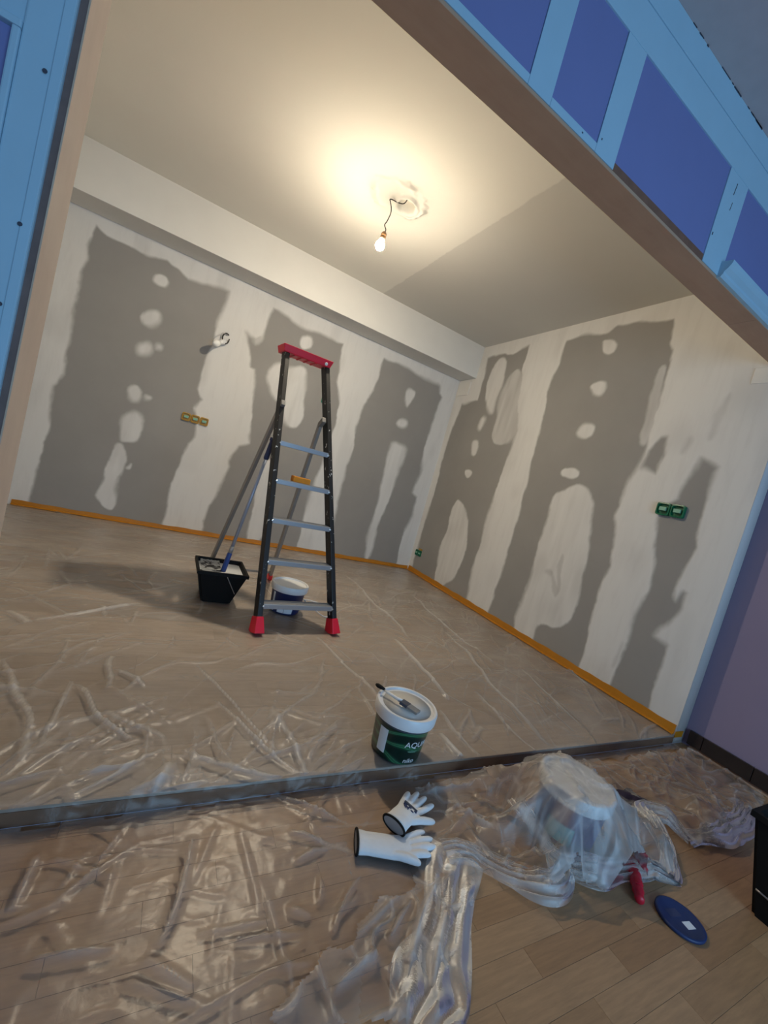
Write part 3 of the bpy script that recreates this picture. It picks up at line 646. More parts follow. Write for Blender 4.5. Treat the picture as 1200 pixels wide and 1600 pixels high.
tape_strip('masking_tape', [(L + 0.03 + (R - L - 0.04) * i / n, D - 0.0035, 0, -1) for i in range(n + 1)], 0.046, 'orange masking tape along the foot of the wall behind the ladder')
tape_strip('masking_tape', [(R - 0.0035, D - 0.03 - (D - 0.03 - Y0 - 0.005) * i / n, -1, 0) for i in range(n + 1)], 0.062, 'orange masking tape running along the foot of the right wall')
tape_strip('masking_tape', [(L + 0.0005, Y0 + T + 0.05 + (D - 0.06 - Y0 - T - 0.05) * i / n, 1, 0) for i in range(n + 1)], 0.05, 'short visible end of orange tape at the far left corner')
bm = bmesh.new(); box(bm, (R - 0.004, Y0 - 0.0035, -0.012), (R + 0.085, Y0 - 0.0005, 0.026), 0.0008)
tag(mesh_obj('masking_tape', bm, M_TAPE), 'small orange tape piece folded round the right wall end', 'masking tape', 'orange tape around the room')

# ------------------------------------------------------------------ plastic film over both floors
OBST = [(0.99, 1.225, 0.13), (0.613, 2.2, 0.07), (1.10, 2.262, 0.07), (0.40, 3.15, 0.06), (0.89, 3.226, 0.06), (0.43, 2.70, 0.24), (0.86, 2.575, 0.14),
        (0.70, 0.91, 0.09), (0.78, 0.88, 0.09), (0.87, 0.85, 0.10), (0.88, 0.95, 0.10), (0.96, 0.98, 0.12), (1.50, 0.81, 0.13), (1.16, 2.6, 0.12)]
def flat_mask(x, y):
    m_ = np.ones(x.shape)
    for a, b, r in OBST:
        m_ *= sstep(r * 0.9, r * 1.6, np.hypot(x - a, y - b))
    return m_

def ridges(x, y, segs, width, height, wob, seed):
    """raised creases along line segments"""
    z = np.zeros(x.shape)
    rg = np.random.RandomState(seed)
    wx = x + wob * vnoise(x, y, 0.2, seed); wy = y + wob * vnoise(x, y, 0.2, seed + 1)
    for (ax, ay), (bx_, by) in segs:
        w_ = width * rg.uniform(0.7, 1.5); h_ = height * rg.uniform(0.5, 1.4)
        pad = 5 * w_ + wob
        sel = (x > min(ax, bx_) - pad) & (x < max(ax, bx_) + pad) & (y > min(ay, by) - pad) & (y < max(ay, by) + pad)
        if not sel.any(): continue
        ex, ey = bx_ - ax, by - ay; ln2 = ex * ex + ey * ey + 1e-9
        t_ = np.clip(((wx[sel] - ax) * ex + (wy[sel] - ay) * ey) / ln2, 0, 1)
        d_ = np.hypot(wx[sel] - ax - t_ * ex, wy[sel] - ay - t_ * ey)
        z[sel] = np.maximum(z[sel], h_ * np.clip(1 - d_ / w_, 0, 1) ** 1.3 * (4 * t_ * (1 - t_)) ** 0.5)
    return z

def rand_segs(n_, x0, x1, y0_, y1, lmin, lmax, ang, spread, seed):
    rg = np.random.RandomState(seed); out = []
    for _ in range(n_):
        a = math.radians(ang) + rg.normal() * math.radians(spread); l_ = rg.uniform(lmin, lmax) / 2
        cx, cy = rg.uniform(x0, x1), rg.uniform(y0_, y1)
        out.append(((cx - l_ * math.cos(a), cy - l_ * math.sin(a)), (cx + l_ * math.cos(a), cy + l_ * math.sin(a))))
    return out

# sheet over the raised floor, spilling over the step on the left
ys = [0.25]
while ys[-1] < D - 0.012:
    ys.append(ys[-1] + 0.0042 + 0.0024 * max(0, ys[-1] - 0.5))
ys[-1] = D - 0.006
xs = np.arange(L + 0.005, R - 0.003, 0.0078)
X, Y = np.meshgrid(xs, np.array(ys), indexing='ij')
fm = flat_mask(X, Y)
edge_in = sstep(0.0, 0.05, np.minimum(np.minimum(X - L, R - X), D - Y))
SA = rand_segs(230, L, R, 1.2, D, 0.12, 0.6, 20, 28, 5)
SB = rand_segs(150, L, R, 1.15, 3.2, 0.1, 0.5, 75, 40, 6)
SN = rand_segs(90, -0.3, 1.3, 1.1, 1.6, 0.12, 0.45, 40, 35, 8)
SF = rand_segs(60, -0.3, 1.0, 0.3, 1.1, 0.06, 0.3, 60, 60, 9)
near = sstep(1.75, 1.15, Y) * sstep(1.5, 0.4, X)
wn_ = 0.7 + 0.25 * Y
z = 0.0028 + 0.0018 * (0.5 + 0.5 * vnoise(X, Y, 0.25, 51))
z += 0.0065 * (0.5 + 0.5 * vnoise(X, Y * 2.2, 0.16, 52)) ** 2 * fm * edge_in
z += ridges(X, Y, SA, 0.011, 0.006, 0.03, 60) * fm * edge_in
z += ridges(X, Y, SB, 0.012, 0.008, 0.03, 62) * fm * edge_in
z += ridges(X, Y, CREASES, 0.016, 0.015, 0.03, 64) * fm
z += near * fm * (0.012 * (0.5 + 0.5 * vnoise(X * 1.0 + Y * 0.6, Y, 0.13, 53)) + ridges(X, Y, SN, 0.014, 0.012, 0.03, 66))
fold = 0.55 * ridges(X, Y, SA, 0.010, 0.6, 0.03, 60) + 0.45 * ridges(X, Y, SB, 0.010, 0.6, 0.03, 62) + 1.3 * ridges(X, Y, CREASES, 0.013, 0.95, 0.03, 64) + 0.5 * near * ridges(X, Y, SN, 0.011, 0.8, 0.03, 66)
# many faint hair-thin glints, painted as lines of white haze
fold += 0.3 * ridges(X, Y, rand_segs(420, L, R, 1.15, D, 0.15, 0.7, 8, 22, 15), 0.008, 0.5, 0.02, 72) + 0.3 * ridges(X, Y, rand_segs(160, L, R, 1.15, D, 0.2, 0.9, 48, 12, 16), 0.008, 0.6, 0.02, 74)
fold += 0.22 * np.clip(vnoise(X, Y * 3, 0.3, 59) - 0.1, 0, 1)
# drop over the step, slack in places
yb_ = Y0 - 0.006 + 0.006 * vnoise(X, X, 0.12, 54)
slack = 0.008 + 0.035 * (0.5 + 0.5 * vnoise(X, X * 0, 0.16, 54)) ** 4
k = sstep(0.0, 1.0, np.clip((yb_ - Y) / slack, 0, 1))
zf = 0.003 + 0.009 * fm * (0.5 + 0.5 * vnoise(X, Y, 0.19, 55)) ** 1.5 + ridges(X, Y, CREASES_F, 0.012, 0.011, 0.02, 68) * fm \
     + fm * ridges(X, Y, SF, 0.011, 0.006, 0.02, 70) + fm * 0.0024 * np.clip(1 - 1.6 * np.abs(vnoise(X, Y, 0.055, 56)), 0, 1) ** 2 + fm * 0.0007 * np.clip(1 - 1.6 * np.abs(vnoise(X, Y, 0.02, 73)), 0, 1)
foldf = 0.5 * ridges(X, Y, CREASES_F, 0.009, 0.8, 0.02, 68) + 0.3 * ridges(X, Y, SF, 0.009, 0.6, 0.02, 70) + 0.1 * np.clip(vnoise(X, Y, 0.12, 75), 0, 1)
Z = z * (1 - k) + (zf + ZF) * k
fold = fold * (1 - k) + foldf * k - 0.9 * (k > 0.02) * (k < 0.97)
Z = np.where(Y > Y0 - 0.001, np.maximum(Z, 0.0022), np.maximum(Z, ZF + 0.0022))
P = np.stack([X, Y, Z], -1)
cx, cy = 0.5 * (X[:-1, :-1] + X[1:, 1:]), 0.5 * (Y[:-1, :-1] + Y[1:, 1:])
front_poly = [(-0.6, 0.2), (0.40, 0.2), (0.55, 0.55), (0.62, 0.66), (0.78, 0.73), (0.98, 0.82), (1.10, 0.95), (1.3, 1.03), (1.9, 1.075), (2.93, 1.085), (2.93, 1.2), (-0.6, 1.2)]
keep = (cy > Y0) | (poly_sd(cx + 0.02 * vnoise(cx, cy, 0.08, 57), cy + 0.02 * vnoise(cx, cy, 0.08, 58), front_poly) > 0)
keep &= ~((cx < XP + 0.006) & (cy < Y0 + T + 0.01))
me = grid_mesh('plastic_sheet', P, keep, np.clip(fold, -1.0, 1.3), None, 'fold')
tag(data_obj('plastic_sheet', me, M_FILM), 'wrinkled clear plastic film taped over the raised floor and step', 'plastic sheet')

# second sheet thrown over the lower floor and the bucket
def rnoise(x, y, s, seed):
    """ridged noise: sharp creases"""
    return 1 - np.abs(vnoise(x, y, s, seed)) * 1.6
xs = np.arange(0.3, R2 - 0.03, 0.0056); ys = np.arange(0.42, Y0 - 0.02, 0.0048)
X, Y = np.meshgrid(xs, ys, indexing='ij')
BX, BY, BZ = 1.50, 0.81, 0.152
gm = np.ones(X.shape)
for a, b, r in OBST[7:12]: gm *= sstep(r * 0.75, r * 1.25, np.hypot(X - a, Y - b))
S2 = rand_segs(150, 0.9, 3.0, 0.5, 1.1, 0.08, 0.35, 25, 50, 12)
z = ZF + 0.005 + (0.012 * (0.5 + 0.5 * vnoise(X, Y, 0.14, 81)) ** 1.5 + 0.006 * (0.5 + 0.5 * vnoise(X, Y, 0.045, 82)) + 0.008 * np.clip(rnoise(X, Y, 0.07, 92), 0, 1) ** 3
     + ridges(X, Y, CREASES_2, 0.015, 0.018, 0.02, 83) + ridges(X, Y, S2, 0.014, 0.012, 0.02, 85)) * gm
th = np.arctan2(Y - BY, X - BX); rr = np.hypot(X - BX, Y - BY)
lob = 0.5 + 0.5 * np.cos(7 * th + 1.2 * np.sin(2 * th) + 0.8)
tent = (BZ + 0.006 + 0.010 * np.clip(rnoise(X, Y, 0.07, 86), 0, 1) ** 3) - np.clip(rr - 0.125, 0, 1) * (0.75 + 1.3 * lob * np.exp(-((rr - 0.2) / 0.12) ** 2))
tent += 0.016 * np.clip(rnoise(X, Y, 0.05, 87), 0, 1) ** 4 * sstep(0.10, 0.16, rr)
z = np.maximum(z, tent)
z += 0.085 * np.exp(-(((X - 2.25) / 0.22) ** 2 + ((Y - 0.72) / 0.09) ** 2)) * (0.7 + 0.5 * vnoise(X, Y, 0.06, 88))
z += 0.08 * np.exp(-(((X - 1.80) / 0.12) ** 2 + ((Y - 0.66) / 0.07) ** 2)) * (0.7 + 0.6 * vnoise(X, Y, 0.05, 89))
z += 0.05 * np.exp(-(((X - 1.25) / 0.14) ** 2 + ((Y - 0.70) / 0.05) ** 2)) * (0.6 + 0.7 * vnoise(X, Y, 0.05, 93))
z = np.maximum(z, ZF + 0.052 - np.clip(np.hypot(X - 1.66, Y - 0.645) - 0.05, 0, 1) * 0.5)      # lifted by the tool below
fold = 0.8 * ridges(X, Y, CREASES_2, 0.010, 0.8, 0.02, 83) + 0.5 * ridges(X, Y, S2, 0.008, 0.6, 0.02, 85) + 0.6 * np.clip(rnoise(X, Y, 0.07, 92), 0, 1) ** 8 + 0.6 * np.clip(rnoise(X, Y, 0.05, 87), 0, 1) ** 10 * sstep(0.4, 0.12, rr)
sd2 = poly_sd(X, Y, SHEET2)
fold += 0.5 * sstep(0.05, 0.0, sd2) * (0.5 + 0.5 * vnoise(X, Y, 0.05, 94)) + 0.8 * sstep(0.30, 0.14, rr) * (0.6 + 0.4 * vnoise(X, Y, 0.08, 80))
P = np.stack([X, Y, np.maximum(z, ZF + 0.004)], -1)
cx, cy = 0.5 * (X[:-1, :-1] + X[1:, 1:]), 0.5 * (Y[:-1, :-1] + Y[1:, 1:])
keep = poly_sd(cx + 0.02 * vnoise(cx, cy, 0.06, 90), cy + 0.02 * vnoise(cx, cy, 0.06, 91), SHEET2) > 0
me = grid_mesh('plastic_sheet', P, keep, np.clip(fold, 0, 1.3), None, 'fold')
sheet2 = tag(data_obj('plastic_sheet', me, M_FILM2), 'crumpled clear plastic film thrown over the bucket on the lower floor', 'plastic sheet')

def ruck(path, width, height, seed, rolls=2):
    """gathered edge of the film: a crumpled ribbon folded over itself along a path"""
    pts = smooth_path(path, 16); n_ = len(pts); m_ = 34
    Pn = np.zeros((n_, m_, 3)); Fo = np.zeros((n_, m_))
    acc = 0.0
    for i, p in enumerate(pts):
        if i: acc += (p - pts[i - 1]).length
        t_ = (pts[min(i + 1, n_ - 1)] - pts[max(i - 1, 0)]); t_.z = 0; t_.normalize()
        s_ = Vector((t_.y, -t_.x, 0))
        fade = min(1.0, 0.25 + 4.0 * min(i, n_ - 1 - i) / n_)
        u = np.linspace(-1, 1, m_)
        a_ = np.full(m_, acc)
        lat = u * width * (1 + 0.3 * vnoise(a_, u * 0 + seed, 0.12, 96)) + 0.014 * vnoise(u * 0.06 + seed, a_, 0.09, 95)
        prof = np.abs(np.cos(u * math.pi * (rolls + 0.5) + 2.2 * vnoise(a_, u * 0, 0.11, 97) + seed)) ** 1.4 * (1 - u ** 2) ** 0.5
        cre = np.clip(rnoise(u * width * 1.0 + seed, a_ * 0.6, 0.05, 98), 0, 1)
        hh = fade * height * (0.15 + 0.75 * prof) * (0.75 + 0.4 * vnoise(a_, u * 0 + seed, 0.09, 99)) + 0.006 * cre ** 2 * fade
        Pn[i, :, 0] = p.x + s_.x * lat; Pn[i, :, 1] = p.y + s_.y * lat; Pn[i, :, 2] = np.maximum(p.z + hh, ZF + 0.004)
        Fo[i] = 0.75 * cre ** 7 + 0.35 * np.clip(vnoise(u * width, a_ + seed, 0.05, 90), 0, 1) + 0.15
    return data_obj('gathered_fold', grid_mesh('gathered_fold', Pn, None, Fo, None, 'fold'), M_FILM2, sheet2)
zf_ = ZF + 0.006
ruck([(0.60, 0.40, zf_), (0.72, 0.55, zf_), (0.83, 0.64, zf_), (0.92, 0.74, zf_), (0.99, 0.80, zf_ + 0.02)], 0.075, 0.022, 3, 1)
ruck([(0.95, 0.815, zf_ + 0.02), (1.06, 0.795, zf_), (1.13, 0.72, zf_), (1.20, 0.655, zf_), (1.29, 0.665, zf_), (1.36, 0.72, zf_)], 0.045, 0.055, 5)
ruck([(1.33, 0.90, zf_ + 0.06), (1.32, 0.80, zf_ + 0.04), (1.345, 0.70, zf_), (1.43, 0.65, zf_), (1.55, 0.63, zf_), (1.68, 0.595, zf_), (1.77, 0.585, zf_)], 0.045, 0.06, 7)
ruck([(1.76, 0.575, zf_), (1.86, 0.625, zf_), (1.91, 0.70, zf_ + 0.02), (1.96, 0.775, zf_ + 0.02), (2.03, 0.74, zf_ + 0.02), (2.07, 0.65, zf_)], 0.036, 0.055, 9)
ruck([(2.05, 0.66, zf_), (2.2, 0.63, zf_), (2.38, 0.63, zf_), (2.55, 0.65, zf_), (2.75, 0.70, zf_)], 0.05, 0.06, 13)

# ------------------------------------------------------------------ stepladder
lad = tag(empty('stepladder', (0.86, 2.7, 0)), 'tall stepladder with black rails, grey treads and red top', 'stepladder')
def lp(p): return (p[0] - 0.86, p[1] - 2.7, p[2])
FL, FR = Vector((0.613, 2.2, 0.004)), Vector((1.101, 2.264, 0.004))
TL, TR = Vector((0.505, 2.775, 1.645)), Vector((0.785, 2.805, 1.655))
BL, BR = Vector((0.40, 3.15, 0.004)), Vector((0.89, 3.226, 0.004))
side = (FR - FL).normalized()
for a, b in ((FL, TL), (FR, TR)):
    bm = bmesh.new(); bar(bm, lp(a.lerp(b, 0.028)), lp(b), 0.030, 0.068, side, 0.004)
    rail = mesh_obj('rail', bm, M_BLACKRAIL, lad)
    ax = (b - a).normalized(); s_ = side - ax * side.dot(ax); s_.normalize(); n_ = ax.cross(s_)
    bm = bmesh.new()
    q = lambda p, w_, d_: [Vector(lp(p)) + s_ * w_ / 2 * i + n_ * d_ / 2 * j for i, j in ((-1, -1), (1, -1), (1, 1), (-1, 1))]
    hexa(bm, q(a, 0.058, 0.105), q(a.lerp(b, 0.052), 0.040, 0.078), 0.005)
    mesh_obj('foot', bm, M_RED, lad)
for zt in (0.15, 0.385, 0.615, 0.842, 1.07):
    a, b = FL.lerp(TL, zt / 1.65), FR.lerp(TR, zt / 1.65)
    bk = Vector((-0.134, 0.991, 0)) * 0.034
    bm = bmesh.new()
    up = Vector((0, 0, 0.012)); dn = Vector((0, 0, -0.016))
    A, B = Vector(lp(a)) + side * 0.014, Vector(lp(b)) - side * 0.014
    hexa(bm, [A - bk + dn, B - bk + dn, B + bk + dn, A + bk + dn], [A - bk + up, B - bk + up, B + bk + up, A + bk + up], 0.002)
    tr = mesh_obj('tread', bm, M_ALU, lad)
    bm = bmesh.new()
    for j in range(5):
        o_ = bk * (-0.8 + 0.4 * j) + up
        bar(bm, A + o_ + Vector((0, 0, 0.0008)), B + o_ + Vector((0, 0, 0.0008)), 0.0025, 0.005, (0, 0, 1))
    mesh_obj('tread_ribs', bm, M_ALUGREY, tr)
    for e_ in (A, B):
        bm = bmesh.new(); lathe(bm, [(0, 0.003), (0.006, 0.002), (0.0075, 0)], 10, Matrix.Translation(e_ - bk * 1.04 + Vector((0, 0, -0.002))) @ Matrix.Rotation(math.radians(90), 4, 'X'))
        mesh_obj('rivet', bm, M_STEEL, tr)
HL, HR = Vector((0.532, 2.655, 1.29)), Vector((0.815, 2.68, 1.27))
for a, b in ((BL, HL), (BR, HR)):
    bm = bmesh.new(); bar(bm, lp(a.lerp(b, 0.02)), lp(b), 0.022, 0.040, side, 0.003)
    mesh_obj('rear_leg', bm, M_ALUGREY, lad)
    bm = bmesh.new(); bar(bm, lp(a), lp(a.lerp(b, 0.035)), 0.032, 0.052, side, 0.004)
    mesh_obj('foot', bm, M_RED, lad)
    bm = bmesh.new(); bar(bm, lp(b + Vector((0, -0.055, 0.02))), lp(b + Vector((0, 0.012, -0.02))), 0.026, 0.036, side, 0.004)
    mesh_obj('hinge_bracket', bm, M_HINGE, lad)
bm = bmesh.new(); bar(bm, lp(BL.lerp(HL, 0.05)), lp(BR.lerp(HR, 0.05)), 0.018, 0.014, (0, 0, 1), 0.002)
mesh_obj('rear_brace', bm, M_ALUGREY, lad)
# red top: shallow tray-shaped cap with ribs below
s_ = (TR - TL).normalized(); bk = Vector((-0.10, 0.995, 0)); upv = Vector((0, 0, 1))
A, B = Vector(lp(TL)) - s_ * 0.038, Vector(lp(TR)) + s_ * 0.030
bm = bmesh.new()
def cr(p, f_, b_, z_): return [p[0] - bk * f_ + upv * z_, p[1] - bk * f_ + upv * z_, p[1] + bk * b_ + upv * z_, p[0] + bk * b_ + upv * z_]
hexa(bm, cr((A + s_ * 0.012, B - s_ * 0.012), 0.045, 0.075, -0.012), cr((A, B), 0.058, 0.09, 0.034), 0.005)
cap = mesh_obj('top_cap', bm, M_RED, lad)
for k_ in range(4):
    c_ = A.lerp(B, 0.26 + 0.14 * k_)
    bm = bmesh.new(); bar(bm, c_ - bk * 0.038 - upv * 0.014, c_ + bk * 0.065 - upv * 0.014, 0.012, 0.006, s_, 0.001)
    mesh_obj('rib', bm, M_RED, cap)
bm = bmesh.new(); lathe(bm, [(0, 0.004), (0.009, 0.003), (0.011, 0)], 14, Matrix.Translation(A.lerp(B, 0.86) - bk * 0.054 + upv * 0.004) @ Matrix.Rotation(math.radians(100), 4, 'X'))
mesh_obj('cap_screw', bm, M_WHITEPL, cap)

# orange sponge lying on the fourth tread
bm = bmesh.new(); box(bm, (-0.058, -0.026, 0), (0.058, 0.026, 0.036), 0.005, Matrix.Translation((0.744, 2.555, 0.8565)) @ Matrix.Rotation(0.13, 4, 'Z'))
tag(mesh_obj('sponge', bm, M_ORANGE), 'orange sponge block lying on a ladder tread', 'sponge')

# ------------------------------------------------------------------ black paint tray-bucket with roller pole
tub = tag(empty('paint_tub', (0.43, 2.70, 0.006)), 'black square paint tub holding white paint beside the ladder', 'paint tub')
def tub_mesh(parent, bot, top, hgt, wall=0.012, mats=(M_BLACK, M_SMEAR)):
    """open tapered tub; bot / top = (x0, x1, y0, y1) in local coordinates"""
    bm = bmesh.new()
    def ring(r, z_, ins=0.0): return [bm.verts.new(p) for p in ((r[0] + ins, r[2] + ins, z_), (r[1] - ins, r[2] + ins, z_), (r[1] - ins, r[3] - ins, z_), (r[0] + ins, r[3] - ins, z_))]
    rings = [ring(bot, 0), ring(top, hgt - 0.02), ring(top, hgt - 0.02, -0.008), ring(top, hgt, -0.008), ring(top, hgt, wall * 0.5), ring(bot, 0.012, wall)]
    for a, b in zip(rings[:-1], rings[1:]):
        for i in range(4):
            j = (i + 1) % 4; bm.faces.new((a[i], a[j], b[j], b[i]))
    bm.faces.new(rings[0][::-1]); bm.faces.new(rings[-1])
    es = [e for e in bm.edges if abs(e.verts[0].co.z - e.verts[1].co.z) > 0.05]
    bmesh.ops.bevel(bm, geom=es, offset=0.012, segments=3, affect='EDGES')
    return mesh_obj('body', bm, mats[0], parent)
tub_mesh(tub, (-0.09, 0.085, -0.105, 0.115), (-0.145, 0.14, -0.155, 0.15), 0.208)
# paint pool inside, paint-smeared inner slope
bm = bmesh.new()
hexa(bm, [(-0.082, -0.095, 0.014), (0.077, -0.095, 0.014), (0.077, 0.105, 0.014), (-0.082, 0.105, 0.014)], [(-0.131, -0.139, 0.184), (0.126, -0.139, 0.184), (0.126, 0.136, 0.184), (-0.131, 0.136, 0.184)])
mesh_obj('white_paint', bm, M_PAINTWET, tub)
bm = bmesh.new()
n_ = 14
Pl = []
for i in range(n_ + 1):
    for j in range(n_ + 1):
        u, w_ = i / n_, j / n_
        zz_ = 0.187 + 0.012 * w_ ** 1.6
        gx_ = 0.125
        Pl.append(bm.verts.new((-gx_ * 0.98 + 0.95 * gx_ * u, -0.06 + 0.19 * w_, zz_ + 0.002 * rng.uniform(-1, 1))))
for i in range(n_):
    for j in range(n_):
        a = i * (n_ + 1) + j
        bm.faces.new((Pl[a], Pl[a + n_ + 1], Pl[a + n_ + 2], Pl[a + 1]))
bmesh.ops.solidify(bm, geom=bm.faces[:], thickness=0.003)
mesh_obj('roller_grid', bm, M_SMEAR, tub, smooth=True)
bm = bmesh.new()
hw = smooth_path([(0.02, -0.166, 0.188), (0.05, -0.160, 0.14), (0.088, -0.146, 0.08)], 6)
tube(bm, hw, 0.0028, 8)
mesh_obj('wire_handle', bm, M_STEEL, tub)
bm = bmesh.new(); box(bm, (-0.133, -0.11, 0.05), (-0.119, -0.02, 0.16), 0.002)
bm.free()

pole = tag(empty('roller_pole', (0.43, 2.66, 0.13)), 'blue-grey extension pole standing in the black tub', 'roller pole')
pa, pb = Vector((0.0, 0.0, 0.0)), Vector((0.106, -0.02, 0.955))
def pt(k_): return pa.lerp(pb, k_)
bm = bmesh.new(); tube(bm, [pt(0.0), pt(0.02), pt(0.19), pt(0.2)], [0.012, 0.017, 0.015, 0.012], 14); mesh_obj('blue_socket', bm, M_BLUEPL, pole, True)
bm = bmesh.new(); tube(bm, [pt(0.19), pt(0.24)], 0.0135, 14); mesh_obj('collar', bm, M_ALUGREY, pole, True)
bm = bmesh.new(); tube(bm, [pt(0.23), pt(0.90)], 0.0105, 14); mesh_obj('tube', bm, M_POLE, pole, True)
bm = bmesh.new(); tube(bm, [pt(0.85), pt(0.86), pt(0.975), pt(0.98), pt(1.0)], [0.012, 0.0165, 0.0155, 0.021, 0.021], 14); mesh_obj('grip', bm, M_NAVYPL, pole, True)

# ------------------------------------------------------------------ paint buckets
def bucket(name, loc, rz, label, body_mat, lid_mat, hb=0.172, rb=0.096, rt=0.112):
    t_ = tag(empty(name, loc, rz), label, 'bucket', 'paint buckets with lids')
    bm = bmesh.new()
    lathe(bm, [(0, 0), (rb - 0.006, 0), (rb, 0.006), (rb + (rt - rb) * 0.8, hb * 0.8), (rt, hb * 0.83), (rt + 0.001, hb), (0, hb)])
    body = mesh_obj('body', bm, body_mat, t_, True)
    bm = bmesh.new()
    lathe(bm, [(rt - 0.004, hb - 0.024), (rt + 0.008, hb - 0.025), (rt + 0.010, hb - 0.02), (rt + 0.011, hb + 0.012), (rt + 0.007, hb + 0.018), (rt - 0.001, hb + 0.018), (rt - 0.004, hb + 0.010), (0.03, hb + 0.009), (0, hb + 0.009)])
    mesh_obj('lid', bm, lid_mat, t_, True)
    for ob in t_.children:
        md = ob.modifiers.new('edges', 'EDGE_SPLIT'); md.split_angle = math.radians(40)
    return t_, (hb, rb, rt)

def cyl_patch(name, parent, mat, a0, a1, z0, z1, dims, off=0.0012, nseg=14):
    """label wrapped on the tapered wall between two angles"""
    hb, rb, rt = dims
    bm = bmesh.new()
    rad = lambda z_: rb + (rt - rb) * min(1, z_ / hb)
    lo = []; hi = []; lo2 = []; hi2 = []
    for i in range(nseg + 1):
        a = a0 + (a1 - a0) * i / nseg
        for lst, z_, o_ in ((lo, z0, off), (hi, z1, off), (lo2, z0, -0.002), (hi2, z1, -0.002)):
            lst.append(bm.verts.new(((rad(z_) + o_) * math.cos(a), (rad(z_) + o_) * math.sin(a), z_)))
    for i in range(nseg):
        bm.faces.new((lo[i], lo[i + 1], hi[i + 1], hi[i])); bm.faces.new((lo2[i + 1], lo2[i], hi2[i], hi2[i + 1]))
        bm.faces.new((lo2[i], lo2[i + 1], lo[i + 1], lo[i])); bm.faces.new((hi[i], hi[i + 1], hi2[i + 1], hi2[i]))
    bm.faces.new((lo[0], hi[0], hi2[0], lo2[0])); bm.faces.new((lo[-1], lo2[-1], hi2[-1], hi[-1]))
    return mesh_obj(name, bm, mat, parent)

def text_mesh(body, size, extr=0.0006):
    cu = bpy.data.curves.new('lettering', 'FONT'); cu.body = body; cu.size = size; cu.extrude = extr
    tmp = bpy.data.objects.new('lettering', cu); COL.objects.link(tmp)
    dg = bpy.context.evaluated_depsgraph_get()
    me_ = bpy.data.meshes.new_from_object(tmp.evaluated_get(dg))
    bpy.data.objects.remove(tmp); bpy.data.curves.remove(cu)
    return me_

def cyl_text(name, parent, mat, body, size, a0, z0, dims, slant=0.0, bold=0.0):
    me_ = text_mesh(body, size)
    hb, rb, rt = dims
    for v_ in me_.vertices:
        x, y_, z_ = v_.co
        zz_ = z0 + y_; r_l = rb + (rt - rb) * min(1, zz_ / hb) + 0.0012 + z_
        a = a0 + (x + slant * y_) / rb
        v_.co = (r_l * math.cos(a), r_l * math.sin(a), zz_)
    me_.materials.clear(); me_.materials.append(mat)
    return data_obj(name, me_, mat, parent)

b1, dm = bucket('paint_bucket', (0.99, 1.225, 0.006), 0.0, 'dark green paint bucket with white lid and brush on top', M_GREENBKT, M_WHITEPL)
bm = bmesh.new(); lathe(bm, [(0, dm[0] + 0.0095), (0.095, dm[0] + 0.0095), (0.097, dm[0] + 0.0105), (0, dm[0] + 0.0105)], 40); mesh_obj('dried_paint', bm, M_LIDDIRTY, b1, True)
view = math.atan2(-1.225, -0.99)                      # direction towards the photographer
cyl_patch('white_sticker', b1, M_PAPER, view - 0.72, view - 0.36, 0.025, 0.118, dm)
cyl_text('lettering', b1, M_WHITEPL, 'AQUA', 0.032, view + 0.33, 0.078, dm)
cyl_text('lettering', b1, M_GREENIN, 'velour', 0.014, view + 0.50, 0.058, dm)
cyl_text('lettering', b1, M_WHITEPL, 'niko', 0.026, view + 0.42, 0.014, dm, 0.15)
cyl_patch('dark_band', b1, M_INK, view - 1.9, view + 1.9, 0.135, 0.147, dm, 0.0008, 40)

# brush on the lid
br = tag(empty('paint_brush', (0.94, 1.235, dm[0] + 0.006 + 0.032)), 'flat paintbrush with white handle resting on the green bucket lid', 'paintbrush')
A, B = Vector((0.895, 1.325, 0)) - Vector((0.94, 1.235, 0)), Vector((0.992, 1.15, 0)) - Vector((0.94, 1.235, 0))
ax = (B - A).normalized(); sd = Vector((-ax.y, ax.x, 0))
bm = bmesh.new(); tube(bm, [A.lerp(B, k_) + Vector((0, 0, 0.004)) for k_ in (-0.02, 0.03, 0.12, 0.2)], [0.004, 0.0085, 0.0075, 0.0045], 12); mesh_obj('handle_tip', bm, M_BLACK, br, True)
bm = bmesh.new(); tube(bm, [A.lerp(B, k_) + Vector((0, 0, 0.002 - 0.006 * k_)) for k_ in (0.18, 0.3, 0.5, 0.62)], [0.004, 0.0052, 0.0065, 0.0085], 12); mesh_obj('handle', bm, M_WHITEPL, br, True)
bm = bmesh.new(); bar(bm, A.lerp(B, 0.61) - Vector((0, 0, 0.002)), A.lerp(B, 0.78) - Vector((0, 0, 0.003)), 0.030, 0.012, sd, 0.001); mesh_obj('ferrule', bm, M_INK, br)
bm = bmesh.new(); bar(bm, A.lerp(B, 0.775) - Vector((0, 0, 0.003)), A.lerp(B, 1.0) - Vector((0, 0, 0.006)), 0.032, 0.009, sd, 0.001); mesh_obj('bristles', bm, M_BRISTLE, br)

